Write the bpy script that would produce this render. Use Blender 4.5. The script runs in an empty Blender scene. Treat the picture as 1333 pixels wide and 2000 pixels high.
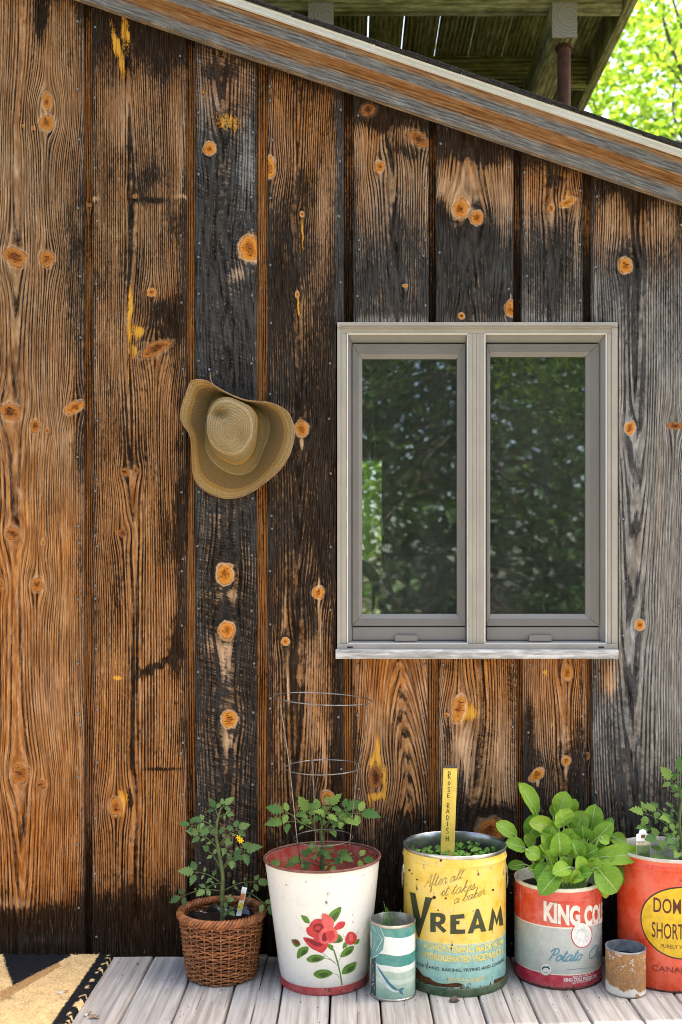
import bpy, bmesh, math, random
import numpy as np
from mathutils import Vector, Matrix
from mathutils.geometry import tessellate_polygon

# ------------------------------------------------------------------ camera, sky, sun, exposure
SC = bpy.context.scene
COL = SC.collection
R = math.radians
FPX, CAMD, CAMH, PX0, PY0 = 1944.0, 3.19, 1.155, 680.0, 1165.0   # focal length in photo pixels, metres to wall, eye height

cam = bpy.data.cameras.new('camera')
cam.sensor_fit = 'VERTICAL'; cam.sensor_height = 36.0; cam.sensor_width = 24.0
cam.lens = FPX / 2000.0 * 36.0
cam.shift_x = -(PX0 - 666.5) / 2000.0
cam.shift_y = (PY0 - 1000.0) / 2000.0
cam.dof.use_dof = True; cam.dof.focus_distance = CAMD - .08; cam.dof.aperture_fstop = 2.8
cam.clip_start = 0.05; cam.clip_end = 500.0
camo = bpy.data.objects.new('camera', cam); COL.objects.link(camo)
camo.location = (0, -CAMD, CAMH); camo.rotation_euler = (R(90), 0, 0)
SC.camera = camo

SUN_DIR = Vector((0.5, 0.18, 1.0)).normalized()
SUN_EL = math.asin(SUN_DIR.z); SUN_AZ = math.atan2(SUN_DIR.x, SUN_DIR.y)
world = bpy.data.worlds.new('World'); SC.world = world; world.use_nodes = True
wn = world.node_tree.nodes; wl = world.node_tree.links
sky = wn.new('ShaderNodeTexSky'); sky.sky_type = 'NISHITA'; sky.sun_disc = False
sky.sun_elevation = SUN_EL; sky.sun_rotation = SUN_AZ
sky.air_density = 1.0; sky.dust_density = 4.0; sky.ozone_density = 0.6
wl.new(sky.outputs[0], wn['Background'].inputs[0]); wn['Background'].inputs[1].default_value = 0.15
sun = bpy.data.lights.new('sun', 'SUN'); sun.energy = 4.0; sun.angle = R(0.5); sun.color = (1.0, 0.95, 0.87)
suno = bpy.data.objects.new('sun', sun); COL.objects.link(suno)
suno.rotation_euler = (-SUN_DIR).to_track_quat('-Z', 'Y').to_euler(); suno.location = (6, 3, 9)
SC.view_settings.view_transform = 'Standard'; SC.view_settings.look = 'None'
SC.view_settings.gamma = 1.0; SC.view_settings.use_curve_mapping = False
SC.view_settings.exposure = 2.12
SC.view_settings.use_white_balance = True
SC.view_settings.white_balance_temperature = 6900
SC.view_settings.white_balance_tint = 10
SC.cycles.max_bounces = 6; SC.cycles.transparent_max_bounces = 12
SC.cycles.use_denoising = True; SC.cycles.filter_width = 1.0
SC.cycles.sample_clamp_indirect = 6.0
SC.cycles.caustics_reflective = False; SC.cycles.caustics_refractive = False

# ------------------------------------------------------------------ helpers
def W(px, py, y=0.0):
    """photo pixel to the world point at depth y (y = 0 is the face of the wall boards)"""
    d = CAMD + y
    return Vector(((px - PX0) * d / FPX, y, CAMH - (py - PY0) * d / FPX))

def link(o, parent=None):
    COL.objects.link(o)
    if parent is not None: o.parent = parent
    return o
def empty(name, loc=(0, 0, 0), rot=(0, 0, 0), parent=None):
    o = bpy.data.objects.new(name, None); o.empty_display_size = 0.05
    o.location = loc; o.rotation_euler = rot
    return link(o, parent)
def tag(o, label=None, cat=None, group=None, kind=None):
    if label: o['label'] = label
    if cat: o['category'] = cat
    if group: o['group'] = group
    if kind: o['kind'] = kind
    return o
def sharp(me, ang=35):
    me.polygons.foreach_set('use_smooth', np.ones(len(me.polygons), dtype=bool))
    try: me.set_sharp_from_angle(angle=R(ang))
    except Exception: pass

class MB:
    """collects faces; build() links them as one mesh object"""
    def __init__(s): s.v = []; s.f = []; s.mi = []; s.cur = 0
    def face(s, pts):
        n = len(s.v); s.v += [tuple(p) for p in pts]; s.f.append(tuple(range(n, n + len(pts)))); s.mi.append(s.cur)
    def box(s, x0, x1, y0, y1, z0, z1):
        n = len(s.v)
        s.v += [(x, y, z) for z in (z0, z1) for y in (y0, y1) for x in (x0, x1)]
        for q in ((0, 2, 3, 1), (4, 5, 7, 6), (0, 1, 5, 4), (2, 6, 7, 3), (0, 4, 6, 2), (1, 3, 7, 5)):
            s.f.append(tuple(n + k for k in q)); s.mi.append(s.cur)
        return s
    def hexa(s, c):
        n = len(s.v); s.v += [tuple(p) for p in c]
        for q in ((0, 2, 3, 1), (4, 5, 7, 6), (0, 1, 5, 4), (2, 6, 7, 3), (0, 4, 6, 2), (1, 3, 7, 5)):
            s.f.append(tuple(n + k for k in q)); s.mi.append(s.cur)
        return s
    def tube(s, pts, rad, sides=6, caps=True, closed=False):
        pts = [Vector(p) for p in pts]; m = len(pts)
        if not isinstance(rad, (list, tuple)): rad = [rad] * m
        n0 = len(s.v); ref = None
        for i, p in enumerate(pts):
            a = pts[(i - 1) % m] if (closed or i > 0) else p
            b = pts[(i + 1) % m] if (closed or i < m - 1) else p
            t = (b - a); t = t.normalized() if t.length > 1e-9 else Vector((0, 0, 1))
            if ref is None: ref = t.orthogonal().normalized()
            ref = (ref - t * ref.dot(t)); ref = ref.normalized() if ref.length > 1e-6 else t.orthogonal().normalized()
            q = t.cross(ref)
            for k in range(sides):
                an = 2 * math.pi * k / sides
                s.v.append(tuple(p + (ref * math.cos(an) + q * math.sin(an)) * rad[i]))
        for i in range(m if closed else m - 1):
            j = (i + 1) % m
            for k in range(sides):
                l = (k + 1) % sides
                s.f.append((n0 + i * sides + k, n0 + i * sides + l, n0 + j * sides + l, n0 + j * sides + k)); s.mi.append(s.cur)
        if caps and not closed:
            s.f.append(tuple(n0 + k for k in reversed(range(sides)))); s.mi.append(s.cur)
            s.f.append(tuple(n0 + (m - 1) * sides + k for k in range(sides))); s.mi.append(s.cur)
        return s
    def lathe(s, prof, seg=48, wob=None):
        n0 = len(s.v); m = len(prof)
        for (r, z) in prof:
            for k in range(seg):
                a = 2 * math.pi * k / seg
                rr = r * (1 + (wob(a, z) if wob else 0))
                s.v.append((rr * math.cos(a), rr * math.sin(a), z))
        for i in range(m - 1):
            for k in range(seg):
                l = (k + 1) % seg
                s.f.append((n0 + i * seg + k, n0 + i * seg + l, n0 + (i + 1) * seg + l, n0 + (i + 1) * seg + k)); s.mi.append(s.cur)
        return s
    def grid(s, P, wrap=False):
        """P: rows x cols of points"""
        n0 = len(s.v); m = len(P); c = len(P[0])
        for row in P: s.v += [tuple(p) for p in row]
        for i in range(m - 1):
            for k in range(c if wrap else c - 1):
                l = (k + 1) % c
                s.f.append((n0 + i * c + k, n0 + i * c + l, n0 + (i + 1) * c + l, n0 + (i + 1) * c + k)); s.mi.append(s.cur)
        return s
    def mesh(s, name, mats=None, smooth=None):
        me = bpy.data.meshes.new(name); me.from_pydata(s.v, [], s.f)
        for m in (mats if isinstance(mats, (list, tuple)) else [mats]):
            if m is not None: me.materials.append(m)
        if any(s.mi): me.polygons.foreach_set('material_index', s.mi)
        if smooth is not None: sharp(me, smooth)
        me.update()
        return me
    def build(s, name, mats=None, parent=None, smooth=None, bevel=0, seg=2):
        o = link(bpy.data.objects.new(name, s.mesh(name, mats, smooth)), parent)
        if bevel:
            b = o.modifiers.new('bevel', 'BEVEL'); b.width = bevel; b.segments = seg; b.limit_method = 'ANGLE'; b.angle_limit = R(40)
        return o
def np_mesh(name, V, F, mats=None, smooth=True):
    """fast mesh from arrays: V (n,3), F (m,k)"""
    me = bpy.data.meshes.new(name); V = np.asarray(V, np.float32); F = np.asarray(F, np.int32)
    me.vertices.add(len(V)); me.vertices.foreach_set('co', V.ravel())
    k = F.shape[1]
    me.loops.add(F.size); me.loops.foreach_set('vertex_index', F.ravel())
    me.polygons.add(len(F)); me.polygons.foreach_set('loop_start', np.arange(len(F), dtype=np.int32) * k)
    try: me.polygons.foreach_set('loop_total', np.full(len(F), k, np.int32))
    except Exception: pass
    me.update(calc_edges=True); me.validate()
    if smooth: me.polygons.foreach_set('use_smooth', np.ones(len(F), dtype=bool))
    for m in (mats if isinstance(mats, (list, tuple)) else [mats]):
        if m is not None: me.materials.append(m)
    return me
def catmull(pts, n=6, closed=False):
    pts = [Vector(p) for p in pts]; out = []; m = len(pts)
    if m < 3 and not closed: 
        return [pts[0].lerp(pts[-1], i / n) for i in range(n + 1)]
    for i in range(m if closed else m - 1):
        g = lambda k: pts[k % m] if closed else pts[max(0, min(m - 1, k))]
        p0, p1, p2, p3 = g(i - 1), g(i), g(i + 1), g(i + 2)
        for j in range(n):
            t = j / n
            out.append(0.5 * ((2 * p1) + (p2 - p0) * t + (2 * p0 - 5 * p1 + 4 * p2 - p3) * t * t + (3 * p1 - p0 - 3 * p2 + p3) * t ** 3))
    if not closed: out.append(pts[-1])
    return out

# value noise on arrays
def vnoise(x, y, seed=0):
    rng = np.random.RandomState(seed); T = rng.rand(256, 256)
    xi = np.floor(x).astype(int); yi = np.floor(y).astype(int)
    fx = x - xi; fy = y - yi; fx = fx * fx * (3 - 2 * fx); fy = fy * fy * (3 - 2 * fy)
    a = T[xi % 256, yi % 256]; b = T[(xi + 1) % 256, yi % 256]; c = T[xi % 256, (yi + 1) % 256]; d = T[(xi + 1) % 256, (yi + 1) % 256]
    return (a * (1 - fx) + b * fx) * (1 - fy) + (c * (1 - fx) + d * fx) * fy
def fbm(x, y, seed=0, o=3):
    s = 0; a = .5; tot = 0
    for i in range(o):
        s = s + a * vnoise(x * 2 ** i, y * 2 ** i, seed + i * 17); tot += a; a *= .5
    return s / tot

# ------------------------------------------------------------------ materials
class NT:
    def __init__(s, name):
        s.m = bpy.data.materials.new(name); s.m.use_nodes = True; s.t = s.m.node_tree; s.n = s.t.nodes; s.l = s.t.links
        s.bsdf = s.n['Principled BSDF']; s.out = s.n['Material Output']
    def put(s, sock, v):
        if hasattr(v, 'is_linked') or isinstance(v, bpy.types.NodeSocket): s.l.new(v, sock)
        else:
            try: sock.default_value = v
            except Exception: sock.default_value = (*v, 1.0)
    def node(s, t, **k):
        n = s.n.new(t)
        for a, b in k.items(): setattr(n, a, b)
        return n
    def math(s, op, a, b=0.0, c=0.0, clamp=False):
        n = s.node('ShaderNodeMath', operation=op, use_clamp=clamp); s.put(n.inputs[0], a); s.put(n.inputs[1], b)
        if op in ('MULTIPLY_ADD', 'SMOOTH_MIN', 'WRAP', 'COMPARE'): s.put(n.inputs[2], c)
        return n.outputs[0]
    def add(s, a, b): return s.math('ADD', a, b)
    def mul(s, a, b): return s.math('MULTIPLY', a, b)
    def mad(s, a, b, c): return s.math('MULTIPLY_ADD', a, b, c)
    def step(s, v, lo, hi, a=0.0, b=1.0):
        n = s.node('ShaderNodeMapRange', interpolation_type='SMOOTHSTEP'); s.put(n.inputs[0], v); s.put(n.inputs[1], lo); s.put(n.inputs[2], hi)
        n.inputs[3].default_value = a; n.inputs[4].default_value = b
        return n.outputs[0]
    def mix(s, f, a, b, blend='MIX'):
        n = s.node('ShaderNodeMix', data_type='RGBA', blend_type=blend); s.put(n.inputs[0], f)
        for i, v in ((6, a), (7, b)):
            if isinstance(v, (tuple, list)): n.inputs[i].default_value = (*v[:3], 1.0)
            else: s.l.new(v, n.inputs[i])
        return n.outputs[2]
    def attr(s, name): return s.node('ShaderNodeAttribute', attribute_name=name)
    def sep(s, v):
        n = s.node('ShaderNodeSeparateXYZ'); s.l.new(v, n.inputs[0]); return n.outputs
    def comb(s, x, y, z):
        n = s.node('ShaderNodeCombineXYZ'); s.put(n.inputs[0], x); s.put(n.inputs[1], y); s.put(n.inputs[2], z); return n.outputs[0]
    def obj(s): return s.node('ShaderNodeTexCoord').outputs['Object']
    def scale(s, v, k):
        n = s.node('ShaderNodeVectorMath', operation='MULTIPLY'); s.l.new(v, n.inputs[0]); n.inputs[1].default_value = k if isinstance(k, tuple) else (k, k, k); return n.outputs[0]
    def vadd(s, v, k):
        n = s.node('ShaderNodeVectorMath', operation='ADD'); s.l.new(v, n.inputs[0])
        if isinstance(k, tuple): n.inputs[1].default_value = k
        else: s.l.new(k, n.inputs[1])
        return n.outputs[0]
    def noise(s, vec, scale=1.0, detail=2.0, rough=.55, dist=0.0, col=False):
        n = s.node('ShaderNodeTexNoise'); s.l.new(vec, n.inputs['Vector']); n.inputs['Scale'].default_value = scale
        n.inputs['Detail'].default_value = detail; n.inputs['Roughness'].default_value = rough; n.inputs['Distortion'].default_value = dist
        return n.outputs[1 if col else 0]
    def voro(s, vec, scale, feat='F1', out=0, rnd=1.0):
        n = s.node('ShaderNodeTexVoronoi', feature=feat); s.l.new(vec, n.inputs['Vector']); n.inputs['Scale'].default_value = scale
        n.inputs['Randomness'].default_value = rnd
        return n.outputs[out]
    def rand(s): return s.node('ShaderNodeObjectInfo').outputs['Random']
    def ramp(s, v, stops, const=False):
        n = s.node('ShaderNodeValToRGB'); s.put(n.inputs[0], v); e = n.color_ramp.elements
        if const: n.color_ramp.interpolation = 'CONSTANT'
        while len(e) < len(stops): e.new(0.5)
        for k, (p, c) in enumerate(stops): e[k].position = p; e[k].color = (*c, 1.0)
        return n.outputs[0]
    def bump(s, h, strength=.4, dist=.002):
        n = s.node('ShaderNodeBump'); s.l.new(h, n.inputs['Height']); n.inputs['Strength'].default_value = strength; n.inputs['Distance'].default_value = dist
        s.l.new(n.outputs[0], s.bsdf.inputs['Normal']); return n
    def done(s, col=None, rough=.6, spec=.3, metal=0.0):
        if col is not None: s.put(s.bsdf.inputs['Base Color'], col)
        s.put(s.bsdf.inputs['Roughness'], rough); s.put(s.bsdf.inputs['Specular IOR Level'], spec); s.put(s.bsdf.inputs['Metallic'], metal)
        return s.m

def wood_mat(name, tan_e, tan_l, org_e, org_l, gry_e, gry_l, ch_a, ch_b, bumpk=.6, rings=215.0, frag=1.0, scrape=1.0, soft=1.0):
    """weathered pine: attributes carry the grain direction round knots, the weathering with painted trim shade, and the knots"""
    m = NT(name)
    gv = m.attr('grain').outputs['Vector']; g = m.sep(gv)
    we = m.attr('wear_shade'); w = m.node('ShaderNodeSeparateColor'); m.l.new(we.outputs['Color'], w.inputs[0])
    char_shade, grey, warm, amber = w.outputs[0], w.outputs[1], w.outputs[2], we.outputs['Alpha']
    kn = m.attr('knot'); k = m.node('ShaderNodeSeparateColor'); m.l.new(kn.outputs['Color'], k.inputs[0])
    kd, ktone, saw, pale = m.mul(k.outputs[0], 4.0), k.outputs[1], k.outputs[2], kn.outputs['Alpha']
    u, v, sd = g[0], g[1], g[2]
    pos = m.sep(m.obj())
    ring = m.noise(m.comb(m.mul(u, rings), m.mul(v, 2.0), sd), 1.0, 2.0, .6)
    ring2 = m.noise(m.comb(m.mul(u, rings * .3), m.mul(v, 1.1), m.add(sd, 7.3)), 1.0, 1.0, .5)
    fib = m.noise(m.comb(m.mul(u, rings * 1.9), m.mul(v, 16.0), sd), 1.0, 2.0, .65)
    strk = m.noise(m.comb(m.mul(u, rings * .8), m.mul(v, 11.0), m.add(sd, 3.1)), 1.0, 3.0, .65)
    blot = m.noise(m.comb(m.mul(u, 26.0), m.mul(v, 9.0), m.add(sd, 1.7)), 1.0, 3.0, .6)
    ph = m.mad(ring2, 7.0, m.add(m.mul(u, rings * 3.5), m.mul(ring, 3.6)))
    sn = m.math('SINE', ph)
    late = m.mul(m.step(m.mad(m.math('SUBTRACT', ring, .5), 3.2, sn), -.55, 1.15), m.step(m.noise(m.comb(m.mul(u, rings * .12), m.mul(v, 4.0), m.add(sd, 5.0)), 1.0, 2.0), .25, .6, .45, 1.0))
    ce = m.mix(grey, m.mix(warm, tan_e, org_e), gry_e)
    cl = m.mix(grey, m.mix(warm, tan_l, org_l), gry_l)
    base = m.mix(late, ce, cl)
    base = m.mix(m.step(fib, .42, .70, 0.0, .5), base, m.mix(.42, ce, m.mix(grey, (1.0, .82, .60), (.86, .85, .83))), 'MIX')
    base = m.mix(m.step(strk, .34, .66, .75 * soft, 0.0), base, m.mix(1.0, base, m.mix(grey, (.36, .26, .17), (.38, .36, .34)), 'MULTIPLY'))
    base = m.mix(m.step(blot, .3, .7, .6 * soft, 0.0), base, m.mix(1.0, base, m.mix(grey, (.52, .40, .28), (.55, .53, .51)), 'MULTIPLY'))
    base = m.mix(m.mul(pale, m.step(strk, .3, .6, .25, 1.0)), base, (.58, .37, .22))
    # blackened weather stain and painted trim shade break up along the grain
    t = m.add(m.mad(m.math('SUBTRACT', strk, .5), 1.05 * frag, char_shade), m.add(m.mul(m.math('SUBTRACT', blot, .5), .55 * frag), m.mul(m.math('SUBTRACT', late, .5), .45 * frag)))
    fl = m.noise(m.comb(m.mul(u, 150.0), m.mul(v, 55.0), m.add(sd, 4.4)), 1.0, 2.0, .6)
    t = m.mad(m.math('SUBTRACT', fl, .5), .75 * frag, t)
    # circular-saw marks cross the grain
    sw = m.noise(m.comb(m.mul(m.add(m.add(pos[2], m.mul(pos[0], .33)), m.mul(m.noise(m.obj(), 3.0, 0.0), .06)), 230.0), m.mul(pos[0], 14.0), sd), 1.0, 2.0)
    swm = m.mul(saw, m.step(sw, .42, .6, 1.0, -.6))
    t = m.mad(swm, .10, t)
    cm = m.step(t, .27, .76)
    black = m.mix(m.step(m.mad(swm, -.2, fib), .40, .74), ch_a, ch_b)
    black = m.mix(m.mul(m.mul(grey, .7), m.step(strk, .3, .7)), black, (.088, .088, .089))
    black = m.mix(m.mul(warm, .15), black, (.10, .035, .008))
    col = m.mix(m.mul(cm, .96), base, black)
    # silvery scraped fibres
    scr = m.noise(m.comb(m.mul(pos[0], 300.0), m.mul(pos[2], 42.0), m.add(sd, 9.0)), 1.0, 1.0)
    scr = m.mul(m.mul(m.step(scr, .66, .74), m.step(blot, .4, .65, .1, .7)), scrape)
    col = m.mix(scr, col, m.mix(grey, (.34, .24, .16), (.42, .41, .40)))
    # resin and lichen
    spk = m.noise(m.scale(m.obj(), (210.0, 210.0, 120.0)), 1.0, 2.0)
    am = m.step(m.mad(m.math('SUBTRACT', strk, .5), .5, m.mad(m.math('SUBTRACT', spk, .5), 1.0, amber)), .40, .68)
    col = m.mix(m.mul(am, .92), col, m.mix(m.step(m.mad(m.math('SUBTRACT', amber, .5), .35, strk), .38, .68), (.26, .075, .006), (.64, .33, .045)))
    # knots
    kn1 = m.noise(m.obj(), 42.0, 3.0)
    wob = m.mad(m.math('SUBTRACT', kn1, .5), 1.0, kd)
    kr = m.noise(m.comb(m.mul(wob, 4.0), m.mul(kn1, 5.0), sd), 1.0, 3.0)
    kg = m.step(m.mad(m.math('SUBTRACT', kr, .5), .9, wob), .05, .85)
    kc = m.mix(kg, m.mix(ktone, (.24, .070, .012), (.040, .015, .008)), m.mix(ktone, (.58, .225, .040), (.25, .088, .030)))
    crk = m.noise(m.scale(m.vadd(m.obj(), m.scale(m.noise(m.obj(), 30.0, 2.0, col=True), .02)), (90.0, 90.0, 190.0)), 1.0, 2.0)
    kc = m.mix(m.mul(m.step(crk, .57, .64), m.step(wob, .5, .9, .9, .2)), kc, (.022, .010, .005))
    halo = m.mul(m.mul(m.step(m.mad(m.math('SUBTRACT', strk, .5), .8, wob), 1.05, 1.42, 1.0, 0.0), m.math('SUBTRACT', 1.0, ktone)), .95)
    col = m.mix(halo, col, m.mix(m.step(strk, .35, .6), (.36, .16, .06), (.66, .44, .27)))
    col = m.mix(m.mul(m.step(wob, .98, 1.09, 1.0, 0.0), m.step(kn1, .35, .6, .9, .3)), col, m.mix(ktone, (.16, .05, .012), (.010, .007, .006)))
    col = m.mix(m.step(wob, .90, .98, 1.0, 0.0), col, kc)
    h = m.add(m.mul(m.math('SUBTRACT', 1.0, late), 1.0), m.add(m.mul(fib, .5), m.add(m.mul(strk, .5), m.mul(swm, -.35))))
    m.bump(h, bumpk, .0016)
    return m.done(col, m.mad(fib, .2, .74), m.mad(cm, -.09, .10))

M = {}
M['wood'] = wood_mat('weathered_pine', (.42, .225, .085), (.028, .014, .006), (.58, .215, .034), (.055, .014, .003), (.29, .278, .262), (.085, .081, .077), (.0030, .0026, .0023), (.024, .019, .015), .6, 250.0, 1.0, .45)
M['trim'] = wood_mat('trim_cedar', (.32, .19, .10), (.20, .105, .05), (.36, .165, .060), (.22, .090, .030), (.165, .157, .148), (.085, .081, .078), (.018, .016, .014), (.09, .08, .07), .35, 150.0, .55, .6, .55)
M['plank'] = wood_mat('grey_deck_pine', (.52, .48, .42), (.36, .33, .29), (.46, .38, .29), (.28, .21, .15), (.435, .415, .38), (.33, .312, .282), (.055, .049, .042), (.17, .15, .13), .25, 60.0, .5, .1, .45)
M['green_plank'] = wood_mat('leaf_lit_pine', (.33, .40, .11), (.14, .17, .04), (.27, .29, .08), (.11, .11, .025), (.52, .54, .36), (.28, .29, .17), (.025, .03, .009), (.10, .115, .035), .4, 90.0)  # green light from the leaves is put into the timber colour
M['sillwood'] = wood_mat('white_sill', (.74, .73, .71), (.50, .49, .48), (.6, .55, .5), (.3, .25, .2), (.72, .72, .72), (.56, .57, .58), (.16, .16, .16), (.36, .36, .36), .3, 110.0, .7, .3)

def simple(name, col, rough=.6, spec=.35, metal=0.0, var=.0, scale=12.0, bump=0.0, bscale=60.0, col2=None):
    m = NT(name)
    c = col
    if var or col2:
        n = m.noise(m.obj(), scale, 4.0, .6)
        c2 = col2 or tuple(x * (1 - var) for x in col)
        c = m.mix(m.step(n, .35, .68), col, c2)
    if bump: m.bump(m.noise(m.obj(), bscale, 4.0), bump, .002)
    return m.done(c, rough, spec, metal)
M['frame'] = simple('beige_window_metal', (.37, .335, .285), .45, .4, 0, .14, 6.0)
M['frame_light'] = simple('pale_bead', (.62, .60, .55), .45, .4)
M['sash'] = simple('taupe_sash', (.155, .143, .130), .5, .35, 0, .10, 9.0)
M['sash2'] = simple('grey_taupe_sash', (.195, .185, .172), .5, .35, 0, .08, 9.0)
M['rubber'] = simple('black_gasket', (.012, .012, .012), .7)
M['white_metal'] = simple('white_drip_edge', (.66, .68, .70), .35, .5, 0, .08, 5.0)
M['shingle'] = simple('dark_shingle', (.045, .043, .042), .95, .1, 0, .6, 90.0, .8, 300.0)
M['nail'] = simple('galvanised_nail', (.27, .275, .28), .5, .5, .5, .35, 200.0)
M['steel'] = simple('galvanised_wire', (.30, .29, .28), .42, .5, .85, .5, 60.0)
M['rusty_pipe'] = simple('rusty_pipe', (.115, .052, .034), .85, .2, 0, 0, 30.0, .4, 120.0, (.075, .035, .026))
M['dark'] = simple('dark_sheathing', (.01, .009, .008), .9, .1)
M['soil'] = simple('dark_potting_soil', (.030, .020, .014), .95, .1, 0, .65, 90.0, 1.0, 120.0)
M['tin_inside'] = simple('tinned_inside', (.50, .50, .48), .3, .5, .9, .35, 18.0, .05, 40.0)
M['room'] = simple('brown_panelled_room', (.11, .075, .05), .8, .2, 0, .3, 3.0)
M['room_light'] = simple('room_plaster', (.30, .26, .21), .8, .2, 0, .1, 3.0)
M['chairwood'] = simple('varnished_chair_wood', (.16, .085, .04), .4, .4, 0, .4, 14.0)
M['red_glass'] = simple('red_glaze', (.45, .05, .03), .3, .5)
M['ground'] = simple('forest_floor', (.16, .13, .08), .95, .1, 0, 0, 1.5, .5, 20.0, (.07, .10, .03))

def leaf_mat(name, a, b, back=.35, vein=None, rough=.5, spec=.3, hue=.12):
    """leaf with light passing through it; attribute luv = across, along"""
    m = NT(name)
    n = m.noise(m.obj(), 38.0, 3.0)
    g = m.node('ShaderNodeNewGeometry')
    rn = m.math('FRACT', m.add(g.outputs['Random Per Island'], m.rand()))
    c = m.mix(m.step(m.mad(m.math('SUBTRACT', n, .5), .7, rn), .1, .9), a, b)
    if vein:
        l = m.sep(m.attr('luv').outputs['Vector'])
        ax = m.math('ABSOLUTE', l[0])
        mid = m.step(ax, .03, .09, 1.0, 0.0)
        sv = m.math('ABSOLUTE', m.math('SUBTRACT', m.math('FRACT', m.mul(m.math('SUBTRACT', l[1], m.mul(ax, .32)), 6.5)), .5))
        side = m.step(sv, .0, .10, .38, 0.0)
        vm = m.math('MAXIMUM', mid, side)
        c = m.mix(m.mul(vm, .75), c, vein)
        q = m.add(m.mul(vm, -1.0), m.mul(m.noise(m.attr('luv').outputs['Vector'], 9.0, 2.0), .8)); m.bump(q, .5, .0025)
    m.done(c, rough, spec)
    tr = m.node('ShaderNodeBsdfTranslucent'); m.l.new(m.mix(1.0, c, (1.0, 1.0, .45), 'MULTIPLY'), tr.inputs[0])
    mx = m.node('ShaderNodeMixShader'); mx.inputs[0].default_value = back
    m.l.new(m.bsdf.outputs[0], mx.inputs[1]); m.l.new(tr.outputs[0], mx.inputs[2]); m.l.new(mx.outputs[0], m.out.inputs[0])
    return m.m
M['tomato_leaf'] = leaf_mat('tomato_leaf', (.070, .16, .040), (.19, .30, .065), .28, None, .68, .2)
M['tomato_leaf_blue'] = leaf_mat('tomato_leaf_bluish', (.060, .135, .045), (.17, .265, .085), .28, None, .68, .2)
M['tomato_stem'] = simple('tomato_stem', (.13, .17, .06), .6, .3, 0, .35, 40.0)
M['greens'] = leaf_mat('tatsoi_leaf', (.13, .31, .030), (.27, .46, .045), .3, (.46, .60, .22), .5, .3)
M['greens_yellow'] = leaf_mat('tatsoi_leaf_yellow', (.30, .45, .03), (.40, .50, .05), .3, (.5, .6, .2), .4, .4)
M['petiole'] = simple('pale_petiole', (.36, .50, .18), .45, .4, 0, .15, 20.0)
M['seedling'] = leaf_mat('radish_seedling', (.12, .29, .045), (.22, .42, .07), .3)
M['maple'] = leaf_mat('maple_leaf', (.15, .30, .045), (.36, .50, .10), .58)
M['spruce'] = leaf_mat('spruce_spray', (.022, .052, .016), (.05, .10, .024), .2)
M['beech'] = leaf_mat('woodland_leaf', (.06, .12, .02), (.12, .20, .03), .4)
M['bark'] = simple('grey_bark', (.14, .11, .085), .9, .1, 0, .55, 14.0, 1.0, 30.0)

# ------------------------------------------------------------------ wooden boards
def wood_panel(name, P, U, V, seed, wear_shade, knot, mat, parent, back=(0, .022, 0), keep=None):
    """P (rows, cols, 3) front surface; boundary is extruded backwards; wear/knot (rows, cols, 4)"""
    r, c = U.shape
    idx = np.arange(r * c).reshape(r, c)
    Q = np.stack([idx[:-1, :-1], idx[:-1, 1:], idx[1:, 1:], idx[1:, :-1]], -1)
    if keep is not None: Q = Q[keep]
    Q = Q.reshape(-1, 4)
    E = np.concatenate([Q[:, [0, 1]], Q[:, [1, 2]], Q[:, [2, 3]], Q[:, [3, 0]]])
    S = np.sort(E, 1); key = S[:, 0].astype(np.int64) * (r * c) + S[:, 1]
    un, inv, cnt = np.unique(key, return_inverse=True, return_counts=True)
    B = E[cnt[inv] == 1]
    used = np.unique(B); mp = {int(a): r * c + i for i, a in enumerate(used)}
    Vv = np.concatenate([P.reshape(-1, 3), P.reshape(-1, 3)[used] + np.array(back)])
    side = np.array([[b, a, mp[int(a)], mp[int(b)]] for a, b in B], np.int32)
    F = np.concatenate([Q, side])
    # drop unused
    G = np.stack([U, V, np.broadcast_to(seed, U.shape)], -1).reshape(-1, 3)
    G = np.concatenate([G, G[used] + np.array([.02, 0, 0])])
    We = np.concatenate([wear_shade.reshape(-1, 4), wear_shade.reshape(-1, 4)[used]]); Kn = np.concatenate([knot.reshape(-1, 4), knot.reshape(-1, 4)[used]])
    live = np.zeros(len(Vv), bool); live[F.ravel()] = True
    remap = np.cumsum(live) - 1
    Vv, G, We, Kn, F = Vv[live], G[live], We[live], Kn[live], remap[F]
    me = np_mesh(name, Vv, F, mat, smooth=True)
    a = me.attributes.new('grain', 'FLOAT_VECTOR', 'POINT'); a.data.foreach_set('vector', G.astype(np.float32).ravel())
    a = me.attributes.new('wear_shade', 'FLOAT_COLOR', 'POINT'); a.data.foreach_set('color', We.astype(np.float32).ravel())
    a = me.attributes.new('knot', 'FLOAT_COLOR', 'POINT'); a.data.foreach_set('color', Kn.astype(np.float32).ravel())
    try: me.set_sharp_from_angle(angle=R(50))
    except Exception: pass
    return link(bpy.data.objects.new(name, me), parent)

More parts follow.
